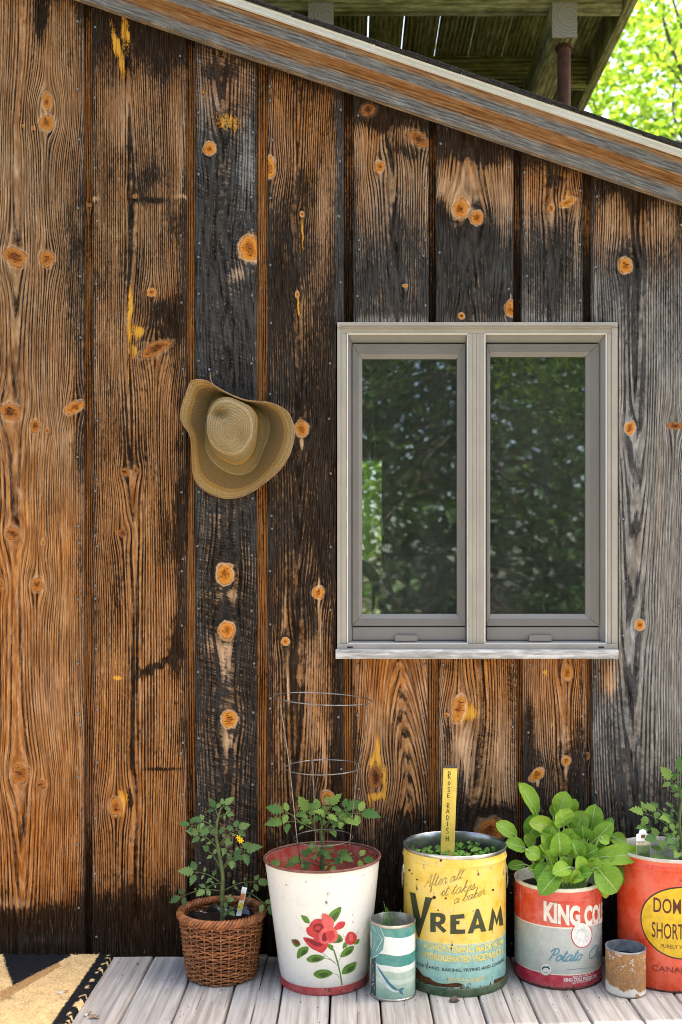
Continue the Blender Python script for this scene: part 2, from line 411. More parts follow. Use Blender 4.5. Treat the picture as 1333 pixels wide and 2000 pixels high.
def plain_wood(name, corner, along, across, normal_back, L, Wd, seed, wear_fn, mat, parent, nl=24, nw=8, sag=0.0, keep=None, edge=.0025, vs=1.0):
    """flat board: corner + s*along + t*across; wear_fn(s, t) gives four arrays"""
    s = np.linspace(0, 1, nl)[:, None] * np.ones((1, nw)); 
    tt = np.linspace(0, 1, nw); 
    if nw > 4: tt[1] = min(tt[1], .004 / Wd); tt[-2] = max(tt[-2], 1 - .004 / Wd)
    t = np.ones((nl, 1)) * tt[None, :]
    al, ac, nb = np.array(along), np.array(across), np.array(normal_back)
    P = np.array(corner) + s[..., None] * al * L + t[..., None] * ac * Wd
    nbn = nb / (np.linalg.norm(nb) + 1e-9)
    e = np.where((tt <= 1e-6) | (tt >= 1 - 1e-6), edge, 0.0)
    P = P + (e[None, :, None] + sag * (vnoise(s * L * 2, t * 2, seed + 5) - .5)[..., None]) * nbn
    w = wear_fn(s, t); wear_shade = np.stack([np.clip(np.broadcast_to(q, s.shape), 0, 1.3) for q in w], -1)
    knot = np.zeros(s.shape + (4,)); knot[..., 0] = 1.0
    return wood_panel(name, P, t * Wd + .004 * np.sin(s * L * 3 + seed), s * L * vs, seed * 1.37, wear_shade, knot, mat, parent, tuple(nb), keep)

def rake_y(px): return 79.5 + .3385 * (px - 400.0)     # photo height of the lower edge of the sloping trim

def wall_board(parent, x0, x1, y0, y1, prof, knots=(), blobs=(), seed=1, cath=None, saw=0.0, notch=None, name='board', thick=.022, yb=0.0, step=.0042, warmth_side=0.0, greyk=1.0, chk=.04):
    """one siding board, edges and marks given in photo pixels; prof rows: (y, black, grey, warm)"""
    rng = random.Random(seed)
    k = FPX / CAMD
    w = (x1 - x0) / k; 
    nx = max(6, int(w / step)); ny = int((y1 - (min(y0, 2000) if y0 is not None else -330)) / k / step)
    tt = np.linspace(0, 1, nx); tt[1] = .003 / w; tt[-2] = 1 - .003 / w
    ss = np.linspace(0, 1, max(ny, 8))
    t, s = np.meshgrid(tt, ss)
    px = x0 + t * (x1 - x0)
    top = (rake_y(px) - 20) if y0 is None else np.full_like(px, y0)
    py = top + s * (y1 - top)
    wob = (vnoise(py / 90.0, py * 0 + seed, seed + 3) - .5) * 2.2
    px = px + wob * (1 - np.abs(2 * t - 1)) * 0 + np.where(t < .01, wob * .6, 0) + np.where(t > .99, wob * .6, 0)
    # grain
    gx = px.copy(); kd = np.full_like(px, 4.0); kt = np.zeros_like(px); relief = np.zeros_like(px)
    for kk in knots:
        kx, ky, rx, ry = kk[:4]; rot = R(kk[4]) if len(kk) > 4 else 0.0; tone = min(.95, (kk[5] if len(kk) > 5 else (.25 if seed in (1, 2) else 0.0)) * (1.4 if seed in (1, 2) else 1.0))
        dx, dy = px - kx, py - ky; rr = (rx + ry) / 2 + 2
        gg = 1.0 / (1.0 + (dx / (1.7 * rr)) ** 2 + (dy / (2.7 * rr)) ** 2) ** 1.6
        gx = gx - dx * gg * .92
        a, b = dx * math.cos(rot) + dy * math.sin(rot), -dx * math.sin(rot) + dy * math.cos(rot)
        rho = np.sqrt((a / rx) ** 2 + (b / ry) ** 2)
        kt = np.where(rho < kd, tone, kt); kd = np.minimum(kd, rho)
        relief += (.0022 if tone < .9 else -.004) * np.exp(-rho ** 2 * 1.2)
    gx = gx + (fbm(px / 70.0, py / 420.0, seed + 40, 2) - .5) * 9.0 + (fbm(px / 30.0, py / 160.0, seed + 44, 2) - .5) * 2.0
    sidev = np.zeros_like(px)
    if cath:
        xc, h0, kk, yc = cath
        xcw = xc + (vnoise(py / 420.0, py * 0, seed + 9) - .5) * 22
        H = np.maximum(h0 + kk * (py - yc) + (vnoise(py / 380.0, py * 0 + 3, seed + 11) - .5) * 14, 0)
        sidev = np.tanh((gx - xcw) / 14.0) * 1.6
        gx = np.sqrt((gx - xcw) ** 2 + (H * .6) ** 2) * 1.1
    # weathering, with shade under the trim painted in
    ys = [p[0] for p in prof]
    ch = np.interp(py, ys, [p[1] for p in prof]); gr = np.interp(py, ys, [p[2] for p in prof]); wa = np.interp(py, ys, [p[3] for p in prof])
    ch = ch + (fbm(px / 45.0, py / 110.0, seed + 20, 3) - .5) * .55
    gr = gr + (fbm(px / 50.0, py / 130.0, seed + 24, 2) - .5) * .35
    wa = wa + (fbm(px / 40.0, py / 150.0, seed + 28, 2) - .5) * .45 + warmth_side * (.5 - t)
    am = np.zeros_like(px); pa = np.zeros_like(px)
    if y0 is None: ch = ch + .40 * np.exp(-(py - rake_y(px)) / 32.0)  # shade below the sloping trim, painted into the blackening
    gr = gr * greyk; ch = ch + chk * np.clip((1750 - py) / 60.0, 0, 1)
    ed = np.exp(-np.minimum(px - x0, x1 - px) / 5.0)
    ch = ch + ed * .22; gr = gr + ed * .35
    for b in blobs:
        kind, bx, by, brx, bry, amt = b[:6]; rot = R(b[6]) if len(b) > 6 else 0.0
        dx, dy = px - bx + (vnoise(px / 9, py / 14, seed + 60) - .5) * brx * .7, py - by + (vnoise(px / 7, py / 30, seed + 61) - .5) * bry * .7
        a, q = dx * math.cos(rot) + dy * math.sin(rot), -dx * math.sin(rot) + dy * math.cos(rot)
        e = np.exp(-((a / brx) ** 2 + (q / bry) ** 2)) * amt
        if kind == 'c': ch = ch + e
        elif kind == 'g': gr = gr + e
        elif kind == 'w': wa = wa + e
        elif kind == 'a': am = am + e
        elif kind == 'p': pa = pa + e; ch = ch - e * .7
    foot = np.clip((py - 1728 + (vnoise(px / 14, py / 50, seed + 80) - .5) * 60) / 120.0, 0, 1)
    ch = ch + foot * .75; gr = gr * (1 - .5 * foot)
    d = CAMD / FPX
    X = (px - PX0) * d; Z = CAMH - (py - PY0) * d
    Y = np.full_like(X, yb) - relief + .0025 * (2 * t - 1) ** 2 * (1 if rng.random() < .5 else -1) + (vnoise(X * 3, Z * 2, seed) - .5) * .003
    Y = Y + np.where((t < .001) | (t > .999), .0028, 0)
    wear_shade = np.stack([np.clip(ch, 0, 1.4), np.clip(gr, 0, 1), np.clip(wa, 0, 1), np.clip(am, 0, 1)], -1)
    knot = np.stack([np.clip(kd / 4, 0, 1), kt, np.full_like(kd, saw), np.clip(pa, 0, 1)], -1)
    keep = None
    if notch:
        cx = (px[:-1, :-1] + px[1:, 1:]) / 2; cy = (py[:-1, :-1] + py[1:, 1:]) / 2
        keep = ~((cx > notch[0]) & (cx < notch[1]) & (cy > notch[2]) & (cy < notch[3]))
    return wood_panel(name, np.stack([X, Y, Z], -1), gx * d, -py * d, seed * 1.91 + sidev, wear_shade, knot, M['wood'], parent, (0, thick, 0), keep)

cabin = empty('cabin', (0, 0, 0))
tag(cabin, 'weathered brown and black board-and-batten cabin gable wall with sloping roof edge', 'cabin')
BOT = 1869
BOARDS = []
def bd(*a, nails=(), **k):
    o = wall_board(cabin, *a, **k); BOARDS.append((o, a, nails)); return o
bd(-330, -76, None, BOT, [(-300, .3, .2, .3), (1000, .3, .2, .4), (1800, .5, .1, .6)], seed=11)
bd(-60, 163.5, None, BOT,
   [(0, .30, .12, .38), (150, .18, .25, .25), (300, .30, .42, .10), (480, .30, .40, .12), (650, .26, .32, .2), (800, .2, .28, .35), (950, .14, .2, .4), (1050, .1, .12, .55), (1300, .1, .12, .55), (1550, .08, .08, .62), (1700, .2, .05, .75), (1760, .45, .05, .8), (1800, .8, .1, .5), (1868, .75, .3, .2)],
   [(92, 199, 9, 17), (92, 240, 15, 15, 30), (29, 502, 25, 17, 30, .35), (92, 505, 14, 16, -20, .35), (20, 805, 21, 17, 25, .4), (69, 832, 10, 14, 0, .4), (146, 795, 21, 10, -25, .15), (25, 1041, 15, 12, 25, .45), (85, 1059, 4, 5), (-4, 1140, 14, 14, 0, .5), (73, 1142, 14, 14, 0, .4), (40, 1512, 16, 20, 30, .45), (82, 1532, 9, 10, 0, .5), (46, 246, 3, 3), (65, 250, 3.5, 4), (93, 841, 5, 5, 0, .4)],
   [('c', 80, 30, 12, 55, .7), ('c', 66, 110, 6, 40, .3), ('c', 152, 1000, 16, 900, .38), ('c', 125, 560, 30, 200, .18), ('w', 20, 1150, 40, 300, .3), ('c', 3, 1125, 12, 12, .7), ('p', 130, 860, 12, 35, .4), ('c', 30, 1040, 60, 15, -.2), ('p', 100, 1380, 30, 60, .25), ('p', 20, 1765, 40, 12, .5), ('g', 90, 1835, 60, 12, .6), ('c', 90, 1835, 60, 10, -.35), ('w', 60, 1600, 70, 120, .25)],
   seed=1, greyk=.45, chk=.09, cath=(40, 30, .02, 300), nails=[(154, None)])
bd(181, 364, None, BOT,
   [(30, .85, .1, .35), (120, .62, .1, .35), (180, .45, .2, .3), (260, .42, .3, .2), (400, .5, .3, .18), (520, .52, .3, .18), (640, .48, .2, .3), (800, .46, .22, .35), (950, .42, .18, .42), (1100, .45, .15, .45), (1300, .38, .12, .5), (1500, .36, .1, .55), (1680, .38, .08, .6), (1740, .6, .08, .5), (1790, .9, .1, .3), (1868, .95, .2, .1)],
   [(297, 571, 7, 7, 0, .1), (303, 682, 32, 12, -24, .5), (245, 922, 10, 8, 20, .6), (266, 920, 7, 6, 0, .6), (240, 1042, 9, 9, 30, .7), (228, 1575, 13, 16, 0, .3), (264, 384, 4, 4, 0, .5)],
   [('a', 232, 105, 8, 55, 1.2, -12), ('a', 245, 60, 9, 50, .9, -8), ('c', 240, 70, 2.5, 50, 1.0, -14), ('c', 320, 70, 45, 60, .6), ('p', 240, 230, 10, 60, .35), ('a', 255, 610, 5, 65, 1.1, 3), ('a', 270, 648, 12, 16, 1.1), ('a', 298, 571, 16, 14, .7), ('a', 262, 690, 6, 18, 1.0), ('c', 340, 640, 28, 34, .6), ('c', 320, 600, 30, 20, .4), ('a', 252, 730, 1.5, 70, .7), ('p', 355, 300, 5, 60, .5), ('p', 360, 384, 14, 4, .8), ('p', 185, 388, 8, 4, .8), ('c', 300, 392, 30, 5, .6), ('a', 216, 870, 1.6, 30, .8), ('a', 263, 860, 2, 50, .7, 2), ('c', 345, 1265, 14, 60, .7), ('c', 310, 1300, 52, 7, .8, -26), ('c', 352, 1050, 10, 300, .45), ('a', 230, 1325, 10, 5, 1.2), ('a', 226, 1290, 2, 28, .8), ('p', 275, 1360, 10, 40, .35), ('c', 256, 1480, 3, 25, .7), ('a', 240, 1560, 10, 26, 1.0, -5), ('a', 232, 1585, 8, 22, .7), ('c', 254, 1560, 5, 18, .8), ('c', 315, 1502, 40, 3, .7), ('p', 190, 730, 3, 30, .4), ('c', 300, 345, 22, 25, .35), ('w', 245, 1150, 20, 250, .2), ('c', 320, 1060, 26, 60, .3)],
   seed=2, greyk=.4, chk=.14, cath=(258, 24, .012, 700), nails=[(188, None), (355, None)])
bd(381, 501.5, None, BOT,
   [(70, .55, .15, .7), (130, .42, .25, .6), (190, .48, .35, .35), (250, .72, .5, .1), (320, .86, .75, .0), (480, .9, .7, 0), (700, .95, .75, 0), (1000, .9, .5, 0), (1100, .78, .3, .08), (1250, .8, .3, .1), (1450, .82, .35, .1), (1600, .9, .4, .05), (1868, 1, .3, 0)],
   [(410, 290, 10, 12), (488, 485, 19, 24), (440, 1121, 15, 19), (444, 1231, 14, 16), (449, 1405, 14, 16)],
   [('c', 425, 140, 34, 18, .6), ('w', 440, 150, 60, 50, .5), ('a', 445, 235, 40, 32, .62), ('a', 398, 180, 10, 20, .5), ('g', 485, 330, 18, 90, .8), ('c', 485, 330, 16, 85, -.35), ('p', 470, 535, 24, 12, .7, -20), ('p', 441, 1160, 22, 14, .75), ('p', 443, 1285, 11, 42, .8), ('p', 425, 1262, 22, 16, .5), ('p', 448, 1445, 12, 26, .85), ('p', 447, 1490, 4, 24, .5), ('p', 440, 1005, 18, 36, .28), ('p', 470, 985, 16, 34, .25), ('a', 397, 1010, 4, 26, .4), ('g', 390, 800, 10, 700, .3), ('a', 395, 610, 7, 20, .38), ('c', 489, 600, 10, 60, .3), ('p', 415, 590, 10, 40, .2)],
   seed=3, cath=(440, 70, .02, 900), saw=1.0, nails=[(388, None), (494, None)])
bd(523, 672, None, BOT,
   [(120, .5, .08, .85), (200, .42, .1, .75), (290, .45, .18, .5), (400, .58, .25, .3), (500, .68, .28, .2), (620, .8, .3, .12), (800, .9, .3, .05), (1000, .86, .28, .1), (1150, .78, .2, .2), (1300, .66, .15, .3), (1450, .58, .12, .38), (1560, .64, .1, .35), (1660, .85, .1, .2), (1760, 1, .1, 0), (1868, 1, .1, 0)],
   [(526, 326, 11, 19), (590, 419, 4, 6, 0, .1), (581, 575, 4, 6, 0, .1), (590, 838, 12, 14), (622, 1157, 10, 11), (558, 1253, 7, 7), (640, 1557, 11, 12, 0, .2)],
   [('a', 591, 455, 2.6, 40, 1.0, -2), ('a', 583, 600, 2.6, 40, .9, -3), ('p', 590, 868, 3.5, 16, 1.0), ('p', 622, 1143, 4, 14, .6), ('p', 626, 1210, 3, 60, .9, -3), ('p', 556, 1200, 3, 40, .8, 2), ('p', 561, 1320, 3.5, 60, .9, -3), ('c', 576, 1320, 6, 70, .6), ('p', 634, 1480, 4, 60, .7, -4), ('c', 660, 1480, 10, 200, .6), ('g', 664, 500, 9, 400, .9), ('c', 664, 300, 9, 200, .25), ('c', 600, 360, 20, 40, .3), ('p', 630, 400, 14, 70, .25), ('c', 560, 560, 26, 90, .3), ('p', 605, 1380, 24, 110, .28), ('w', 600, 1400, 40, 150, .2), ('p', 545, 1400, 10, 120, .25)],
   seed=4, greyk=.8, chk=.12, cath=(585, 45, .03, 1200), notch=(656.5, 800, 633, 1287), nails=[(530, None), (664, 'out'), (646, 'win')])
bd(691, 838, None, 632,
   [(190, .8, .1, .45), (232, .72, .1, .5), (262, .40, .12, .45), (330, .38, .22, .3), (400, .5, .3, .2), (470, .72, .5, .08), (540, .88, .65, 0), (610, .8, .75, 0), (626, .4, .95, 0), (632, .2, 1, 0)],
   [(818, 272, 26, 12, 34, .75), (742, 325, 8, 11, 0, .15), (720, 215, 15, 12, -20, .85), (792, 558, 5, 3, 0, .2)],
   [('c', 752, 235, 26, 24, .8), ('c', 800, 300, 40, 14, .5, 34), ('p', 745, 345, 10, 18, .35), ('c', 775, 480, 10, 70, .45), ('c', 776, 590, 9, 60, .4), ('p', 832, 400, 3, 80, .4), ('p', 704, 290, 14, 40, .35)],
   seed=5, chk=.05, cath=(760, 26, .05, 300), nails=[(699, None), (830, None)])
bd(853, 1003, None, 634,
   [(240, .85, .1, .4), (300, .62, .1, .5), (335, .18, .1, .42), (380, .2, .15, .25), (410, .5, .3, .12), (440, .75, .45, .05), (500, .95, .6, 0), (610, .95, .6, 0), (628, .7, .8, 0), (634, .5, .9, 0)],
   [(900, 408, 15, 18, 15, .1), (932, 425, 11, 13, 0, .15), (997, 604, 9, 15, 0, .25), (902, 617, 6, 6, 0, .15)],
   [('c', 940, 305, 60, 20, .5, 12), ('p', 895, 370, 40, 26, .7), ('c', 862, 430, 14, 40, .5), ('c', 920, 470, 30, 40, .4), ('p', 985, 400, 18, 60, .3), ('p', 900, 440, 40, 6, .3), ('g', 980, 530, 20, 40, .4), ('p', 998, 580, 3, 10, .8)],
   seed=6, chk=.05, cath=(915, 55, -.06, 410), nails=[(861, None), (995, None)])
bd(1019, 1139.5, None, 636,
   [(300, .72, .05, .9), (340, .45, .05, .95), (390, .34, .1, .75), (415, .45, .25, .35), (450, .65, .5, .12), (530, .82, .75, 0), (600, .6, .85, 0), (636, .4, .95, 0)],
   [(1110, 395, 16, 7, -28, .05), (1077, 407, 6, 7, 0, .2)],
   [('c', 1085, 355, 10, 24, .6), ('a', 1108, 385, 14, 8, .6), ('a', 1109, 370, 1.5, 14, .7), ('c', 1085, 520, 8, 80, .5), ('p', 1030, 430, 5, 50, .5), ('p', 1128, 490, 6, 80, .45), ('p', 1078, 425, 3, 14, .6)],
   seed=7, chk=.05, cath=(1080, 30, .02, 400), saw=.5, nails=[(1027, None), (1132, None)])
bd(1157, 1350, None, BOT,
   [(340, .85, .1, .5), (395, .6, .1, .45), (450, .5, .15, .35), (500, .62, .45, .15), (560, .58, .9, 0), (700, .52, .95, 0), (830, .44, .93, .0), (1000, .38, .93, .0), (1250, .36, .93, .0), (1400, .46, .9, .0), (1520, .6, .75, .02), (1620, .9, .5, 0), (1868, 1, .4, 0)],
   [(1222, 519, 11, 15, 0, .1), (1231, 836, 10, 12, 0, .1), (1320, 832, 16, 7, 0, .75), (1250, 1221, 9, 9, 0, .05)],
   [('c', 1245, 390, 22, 40, .5), ('p', 1190, 430, 18, 40, .35), ('p', 1300, 430, 24, 50, .35), ('c', 1240, 520, 30, 40, .35), ('c', 1240, 640, 22, 80, .35), ('c', 1300, 900, 60, 400, -.16), ('c', 1240, 1000, 24, 200, .2), ('c', 1215, 1420, 50, 110, .3), ('p', 1192, 1330, 12, 26, .55), ('w', 1185, 1325, 22, 36, .7), ('g', 1183, 1320, 24, 34, -.8), ('c', 1300, 1380, 30, 120, -.22), ('g', 1215, 600, 6, 40, .5), ('c', 1163, 590, 5, 50, -.4), ('p', 1290, 1010, 5, 160, .2), ('p', 1210, 760, 4, 100, .25)],
   seed=8, cath=(1238, 46, .04, 470), notch=(1000, 1210, 633, 1287), nails=[(1166, 'out'), (1219, 'win'), (1329, None)])
bd(1366, 1640, None, BOT, [(0, .5, .6, .2), (1000, .5, .8, .05), (1868, .9, .4, 0)], seed=12)
bd(1656, 1838, None, BOT, [(0, .5, .6, .2), (1000, .5, .8, .05), (1868, .9, .4, 0)], seed=13)
bd(691, 836, 1284, BOT,
   [(1288, .12, .05, .85), (1340, .18, .05, .75), (1420, .34, .1, .5), (1500, .46, .12, .4), (1560, .5, .1, .4), (1610, .75, .1, .3), (1660, .95, .1, .15), (1868, 1, .1, 0)],
   [(734, 1519, 13, 27, 6, .95), (833, 1640, 10, 12, 0, .3)],
   [('a', 738, 1450, 5, 38, 1.0, -3), ('a', 732, 1490, 18, 30, .75), ('a', 752, 1530, 5, 30, .8), ('a', 738, 1556, 18, 10, .95), ('a', 722, 1575, 4, 22, .8), ('p', 735, 1420, 16, 50, .35), ('w', 770, 1330, 60, 40, .3), ('c', 800, 1620, 40, 40, .3), ('c', 695, 1420, 8, 120, .5), ('p', 725, 1620, 6, 40, .3)],
   seed=21, cath=(788, 60, -.16, 1440), nails=[(699, None), (829, None)])
bd(858, 1010, 1284, BOT,
   [(1288, .42, .05, .75), (1330, .36, .05, .7), (1400, .34, .1, .45), (1480, .48, .15, .3), (1550, .56, .2, .2), (1600, .9, .15, .1), (1868, 1, .1, 0)],
   [(897, 1383, 12, 27, 10, .2), (958, 1622, 26, 24, -20, .6), (873, 1396, 4, 4, 0, .2)],
   [('a', 900, 1385, 24, 34, .78, 10), ('a', 920, 1390, 16, 18, .6), ('c', 912, 1395, 3, 18, 1.2, 14), ('p', 905, 1450, 15, 42, .95, -6), ('p', 911, 1510, 4, 60, .8, -4), ('c', 875, 1430, 12, 26, .5), ('c', 880, 1300, 20, 20, .2), ('p', 980, 1480, 18, 90, .4), ('c', 950, 1590, 50, 16, .5), ('p', 860, 1450, 6, 80, .4), ('c', 1000, 1380, 8, 90, .3)],
   seed=22, cath=(930, 40, .02, 1400), saw=.7, nails=[(864, None), (1001, None)])
bd(1022, 1146, 1284, BOT,
   [(1288, .12, .05, .95), (1330, .2, .05, .85), (1400, .4, .12, .5), (1450, .52, .2, .3), (1500, .78, .25, .1), (1560, .95, .2, 0), (1868, 1, .1, 0)],
   [(1108, 1314, 9, 13, 0, .2), (1049, 1513, 9, 15, 42, .1), (1106, 1486, 8, 9, 0, .3)],
   [('a', 1067, 1315, 6, 9, .7), ('c', 1033, 1420, 9, 120, .7), ('c', 1135, 1330, 3, 40, .6), ('p', 1102, 1440, 5, 36, .7), ('p', 1105, 1505, 3, 14, .6), ('p', 1050, 1530, 5, 8, .8), ('c', 1130, 1450, 14, 60, .3)],
   seed=23, cath=(1095, 20, .03, 1350), saw=.4, nails=[(1034, None), (1138, None)])

# battens: recessed strips that close the gaps between the boards
BATTENS = [(-90, -50, None, BOT), (150, 195, None, BOT), (350, 395, None, BOT), (488, 537, None, BOT), (660, 703, None, 640), (826, 866, None, 640), (992, 1032, None, 640), (1128, 1170, None, 640), (1338, 1380, None, BOT), (1628, 1670, None, BOT),
           (658, 703, 1280, BOT), (824, 870, 1280, BOT), (998, 1034, 1280, BOT), (1134, 1170, 1280, BOT)]
for i, (a, b, t0, t1) in enumerate(BATTENS):
    wall_board(cabin, a, b, t0, t1, [(0, .55, 0, .75), (400, .42, 0, .85), (700, .5, 0, .75), (1200, .38, 0, .85), (1550, .5, 0, .8), (1700, .9, 0, .3), (1868, 1, 0, 0)] if i not in (4, 5, 6, 7) else
               [(100, .9, 0, .6), (250, .6, 0, .8), (450, .75, 0, .5), (520, .95, 0, .2), (640, 1, 0, 0)],
               knots=([(171, 395, 5, 3)] if i == 1 else [(1150, 1478, 6, 7)] if i == 13 else ()), seed=60 + i, name='batten', yb=.0235, thick=.016, step=.006)

# nails along the board edges
nail_me = MB().lathe([(0.0001, -.0022), (.0028, -.0018), (.0040, 0), (.0040, .006)], 8).mesh('nail', M['nail'], 40)
for o, a, nl in BOARDS:
    for (nx, mode) in nl:
        rng = random.Random(int(nx) * 7)
        y = (rake_y(nx) + 45) if a[2] is None else a[2] + 14
        while y < a[3] - 20:
            win = 633 < y < 1287
            ok = (mode is None) or (mode == 'win' and win) or (mode == 'out' and not win)
            if ok and not (nx > 1300 and 800 < y < 850):
                n = bpy.data.objects.new('nail', nail_me); p = W(nx + rng.uniform(-3, 3), y, -.0025); n.location = p; n.rotation_euler = (R(-90), 0, 0)
                link(n, o)
                if rng.random() < .16:
                    n2 = bpy.data.objects.new('nail', nail_me); n2.location = W(nx + rng.uniform(-4, 4), y + rng.uniform(18, 34), -.0025); n2.rotation_euler = (R(-90), 0, 0); link(n2, o)
            y += rng.uniform(95, 145)

# sheathing behind the boards and the rest of the cabin shell, with the window opening left free
WX0, WX1, WZ1, WZ0 = W(664, 0).x, W(1203, 0).x, W(0, 636).z, W(0, 1266).z
XL, XR = -2.6, 1.9
def roofz(x, off=0.0): return CAMH + (PY0 - rake_y(PX0 + x * FPX / CAMD)) * CAMD / FPX + off
sh = MB()
def slab(x0, x1, z0, z1=None, y0=.042, y1=.10):
    a = z1 if z1 is not None else roofz(x0, .15); b = z1 if z1 is not None else roofz(x1, .15)
    sh.hexa([(x0, y0, z0), (x1, y0, z0), (x0, y1, z0), (x1, y1, z0), (x0, y0, a), (x1, y0, b), (x0, y1, a), (x1, y1, b)])
slab(XL, WX0, -.1); slab(WX1, XR, -.1); slab(WX0, WX1, -.1, WZ0); slab(WX0, WX1, WZ1)
sh.build('sheathing', M['dark'], cabin)
YB = 3.05
q = MB()      # side walls, back wall with its own window opening
for (x0, x1) in ((XL, XL + .1), (XR - .1, XR)):
    q.hexa([(x0, .1, -.1), (x1, .1, -.1), (x0, YB, -.1), (x1, YB, -.1), (x0, .1, roofz(x0, .15)), (x1, .1, roofz(x1, .15)), (x0, YB, roofz(x0, .15)), (x1, YB, roofz(x1, .15))])
OX0, OX1, OZ0, OZ1 = -.62, .213, .93, 2.02
def bslab(x0, x1, z0, z1=None):
    a = z1 if z1 is not None else roofz(x0, .15); b = z1 if z1 is not None else roofz(x1, .15)
    q.hexa([(x0, YB, z0), (x1, YB, z0), (x0, YB + .1, z0), (x1, YB + .1, z0), (x0, YB, a), (x1, YB, b), (x0, YB + .1, a), (x1, YB + .1, b)])
bslab(XL, OX0, -.1); bslab(OX1, XR, -.1); bslab(OX0, OX1, -.1, OZ0); bslab(OX0, OX1, OZ1)
q.build('interior_wall', M['room'], cabin)
MB().box(XL, XR, .1, YB, .10, .16).build('interior_floor', M['room'], cabin)
MB().box(OX0 - .05, OX1 + .05, YB - .03, YB - .002, OZ1, OZ1 + .09).box(OX0 - .05, OX1 + .05, YB - .06, YB - .002, OZ0 - .05, OZ0).box(OX1, OX1 + .05, YB - .03, YB - .002, OZ0, OZ1).build('interior_casing', M['room'], cabin)

# ------------------------------------------------------------------ sloping roof edge
def rake_strip(name, off0, off1, yf, yb_, mat, wear_shade=None, seed=1, bevel=.002, nx=220, nt=15):
    """strip along the slope, off0/off1: photo pixels above the lower edge line"""
    d = CAMD + yf
    xs = np.linspace(-3.0, 2.02, nx); o = np.linspace(off0, off1, nt)
    Xg, Og = np.meshgrid(xs, o, indexing='ij')
    pxl = PX0 + Xg * FPX / d
    Zg = CAMH + (PY0 - (rake_y(pxl) - Og)) * d / FPX
    e = np.zeros(nt); e[0] = e[-1] = .002
    Yg = np.full_like(Xg, yf) + e[None, :]
    t = (Og - off0) / (off1 - off0)
    w = wear_shade(Xg, t); We = np.stack([np.clip(np.broadcast_to(v, Xg.shape), 0, 1.3) for v in w], -1)
    Kn = np.zeros(Xg.shape + (4,)); Kn[..., 0] = 1
    return wood_panel(name, np.stack([Xg, Yg, Zg], -1)[:, ::-1], (Og * d / FPX)[:, ::-1] + .004 * np.sin(Xg * 4 + seed), Xg[:, ::-1], seed, We[:, ::-1], Kn[:, ::-1], mat, cabin, (0, yb_ - yf, 0))
def rw_low(x, t):
    n = fbm(x * 3, t * 1.5, 3, 3) - .5; n2 = fbm(x * 14, t * 9, 5, 2) - .5
    g = np.clip((.50 + n * .25 + n2 * .22 - t) * 7, 0, 1)
    return .02 + .55 * np.exp(-((t - .49 - n * .25) / .09) ** 2) + n2 * .25 + .6 * np.exp(-((t - .98) / .04) ** 2) - .3 * g, g, .9 + n * .3 - g * .5, np.exp(-((t - .01) / .03) ** 2) * .5
def rw_up(x, t):
    n = fbm(x * 3, t * 1.5, 8, 3) - .5; n2 = fbm(x * 14, t * 9, 9, 2) - .5
    sh = np.clip((x + .9) * .8, 0, 1)
    g = np.clip((.62 + .14 * sh + n * .3 + n2 * .2 - t) * 6, 0, 1) * np.clip((t - .02) * 14, 0, 1)
    return .03 + .40 * np.exp(-((t - .66 - n * .3) / .12) ** 2) + n2 * .25 - .2 * g, g, .5 + n * .4, 0 * t
rake_strip('rake_board', 0, 53, -.026, -.0035, M['trim'], rw_low, 3.0)
rake_strip('fascia_board', 52, 88, -.050, -.020, M['trim'], rw_up, 5.0)
def rake_bar(name, off0, off1, yf, yb_, mat, x0=-3.0, x1=2.04, parent=None, bevel=.0015, jit=0):
    d = CAMD + yf
    def z(x, o): return CAMH + (PY0 - (rake_y(PX0 + x * FPX / d) - o)) * d / FPX
    return MB().hexa([(x0, yf, z(x0, off0)), (x1, yf, z(x1, off0)), (x0, yb_, z(x0, off0)), (x1, yb_, z(x1, off0)), (x0, yf, z(x0, off1) + jit), (x1, yf, z(x1, off1)), (x0, yb_, z(x0, off1) + jit), (x1, yb_, z(x1, off1))]).build(name, mat, parent or cabin, bevel=bevel)
de = rake_bar('drip_edge', 91, 103, -.061, -.020, M['white_metal'])
rake_bar('drip_edge_lip', 102, 107.5, -.066, -.02, M['white_metal'], parent=de)
roof = rake_bar('roof', 98, 106, -.055, YB + .25, M['dark'])
rng = random.Random(5)
for course, dz in ((0, 107.8), (1, 111.0)):
    x = -3.0 + course * .13
    while x < 2.0:
        L = rng.uniform(.24, .30)
        rake_bar('shingle', dz + rng.uniform(0, .6), dz + 3.1 + rng.uniform(-.5, .8), -.074 - rng.uniform(0, .006), .35, M['shingle'], x, x + L, parent=roof, bevel=.0008, jit=rng.uniform(0, .0035))
        x += L + .003
rake_bar('roof_cover', 107, 112, .35, YB + .25, M['shingle'], parent=roof, bevel=0)

# ------------------------------------------------------------------ window
win = empty('window', (0, 0, 0), parent=cabin)
def wbox(name, x0, y0, x1, y1, yf, yb_, mat, parent=win, bevel=.0015):
    """box whose front face covers the photo rectangle at depth yf"""
    a = W(x0, y1, yf); b = W(x1, y0, yf)
    return MB().box(a.x, b.x, yf, yb_, a.z, b.z).build(name, mat, parent, bevel=bevel)
F_ = -.004
wbox('frame_head', 659, 629, 1207, 639, F_ - .004, .06, M['frame'])
wbox('frame_head_lip', 660, 639.3, 1206, 650.5, F_ + .004, .06, M['frame'])
wbox('frame_jamb', 659, 639.5, 666, 1262, F_, .06, M['frame'])
wbox('frame_jamb', 666.4, 650.8, 677.5, 1258, F_ + .003, .06, M['frame'])
wbox('frame_jamb', 1195.5, 639.5, 1207, 1262, F_, .06, M['frame'])
wbox('frame_jamb', 1186.5, 650.8, 1195, 1258, F_ + .003, .06, M['frame'])
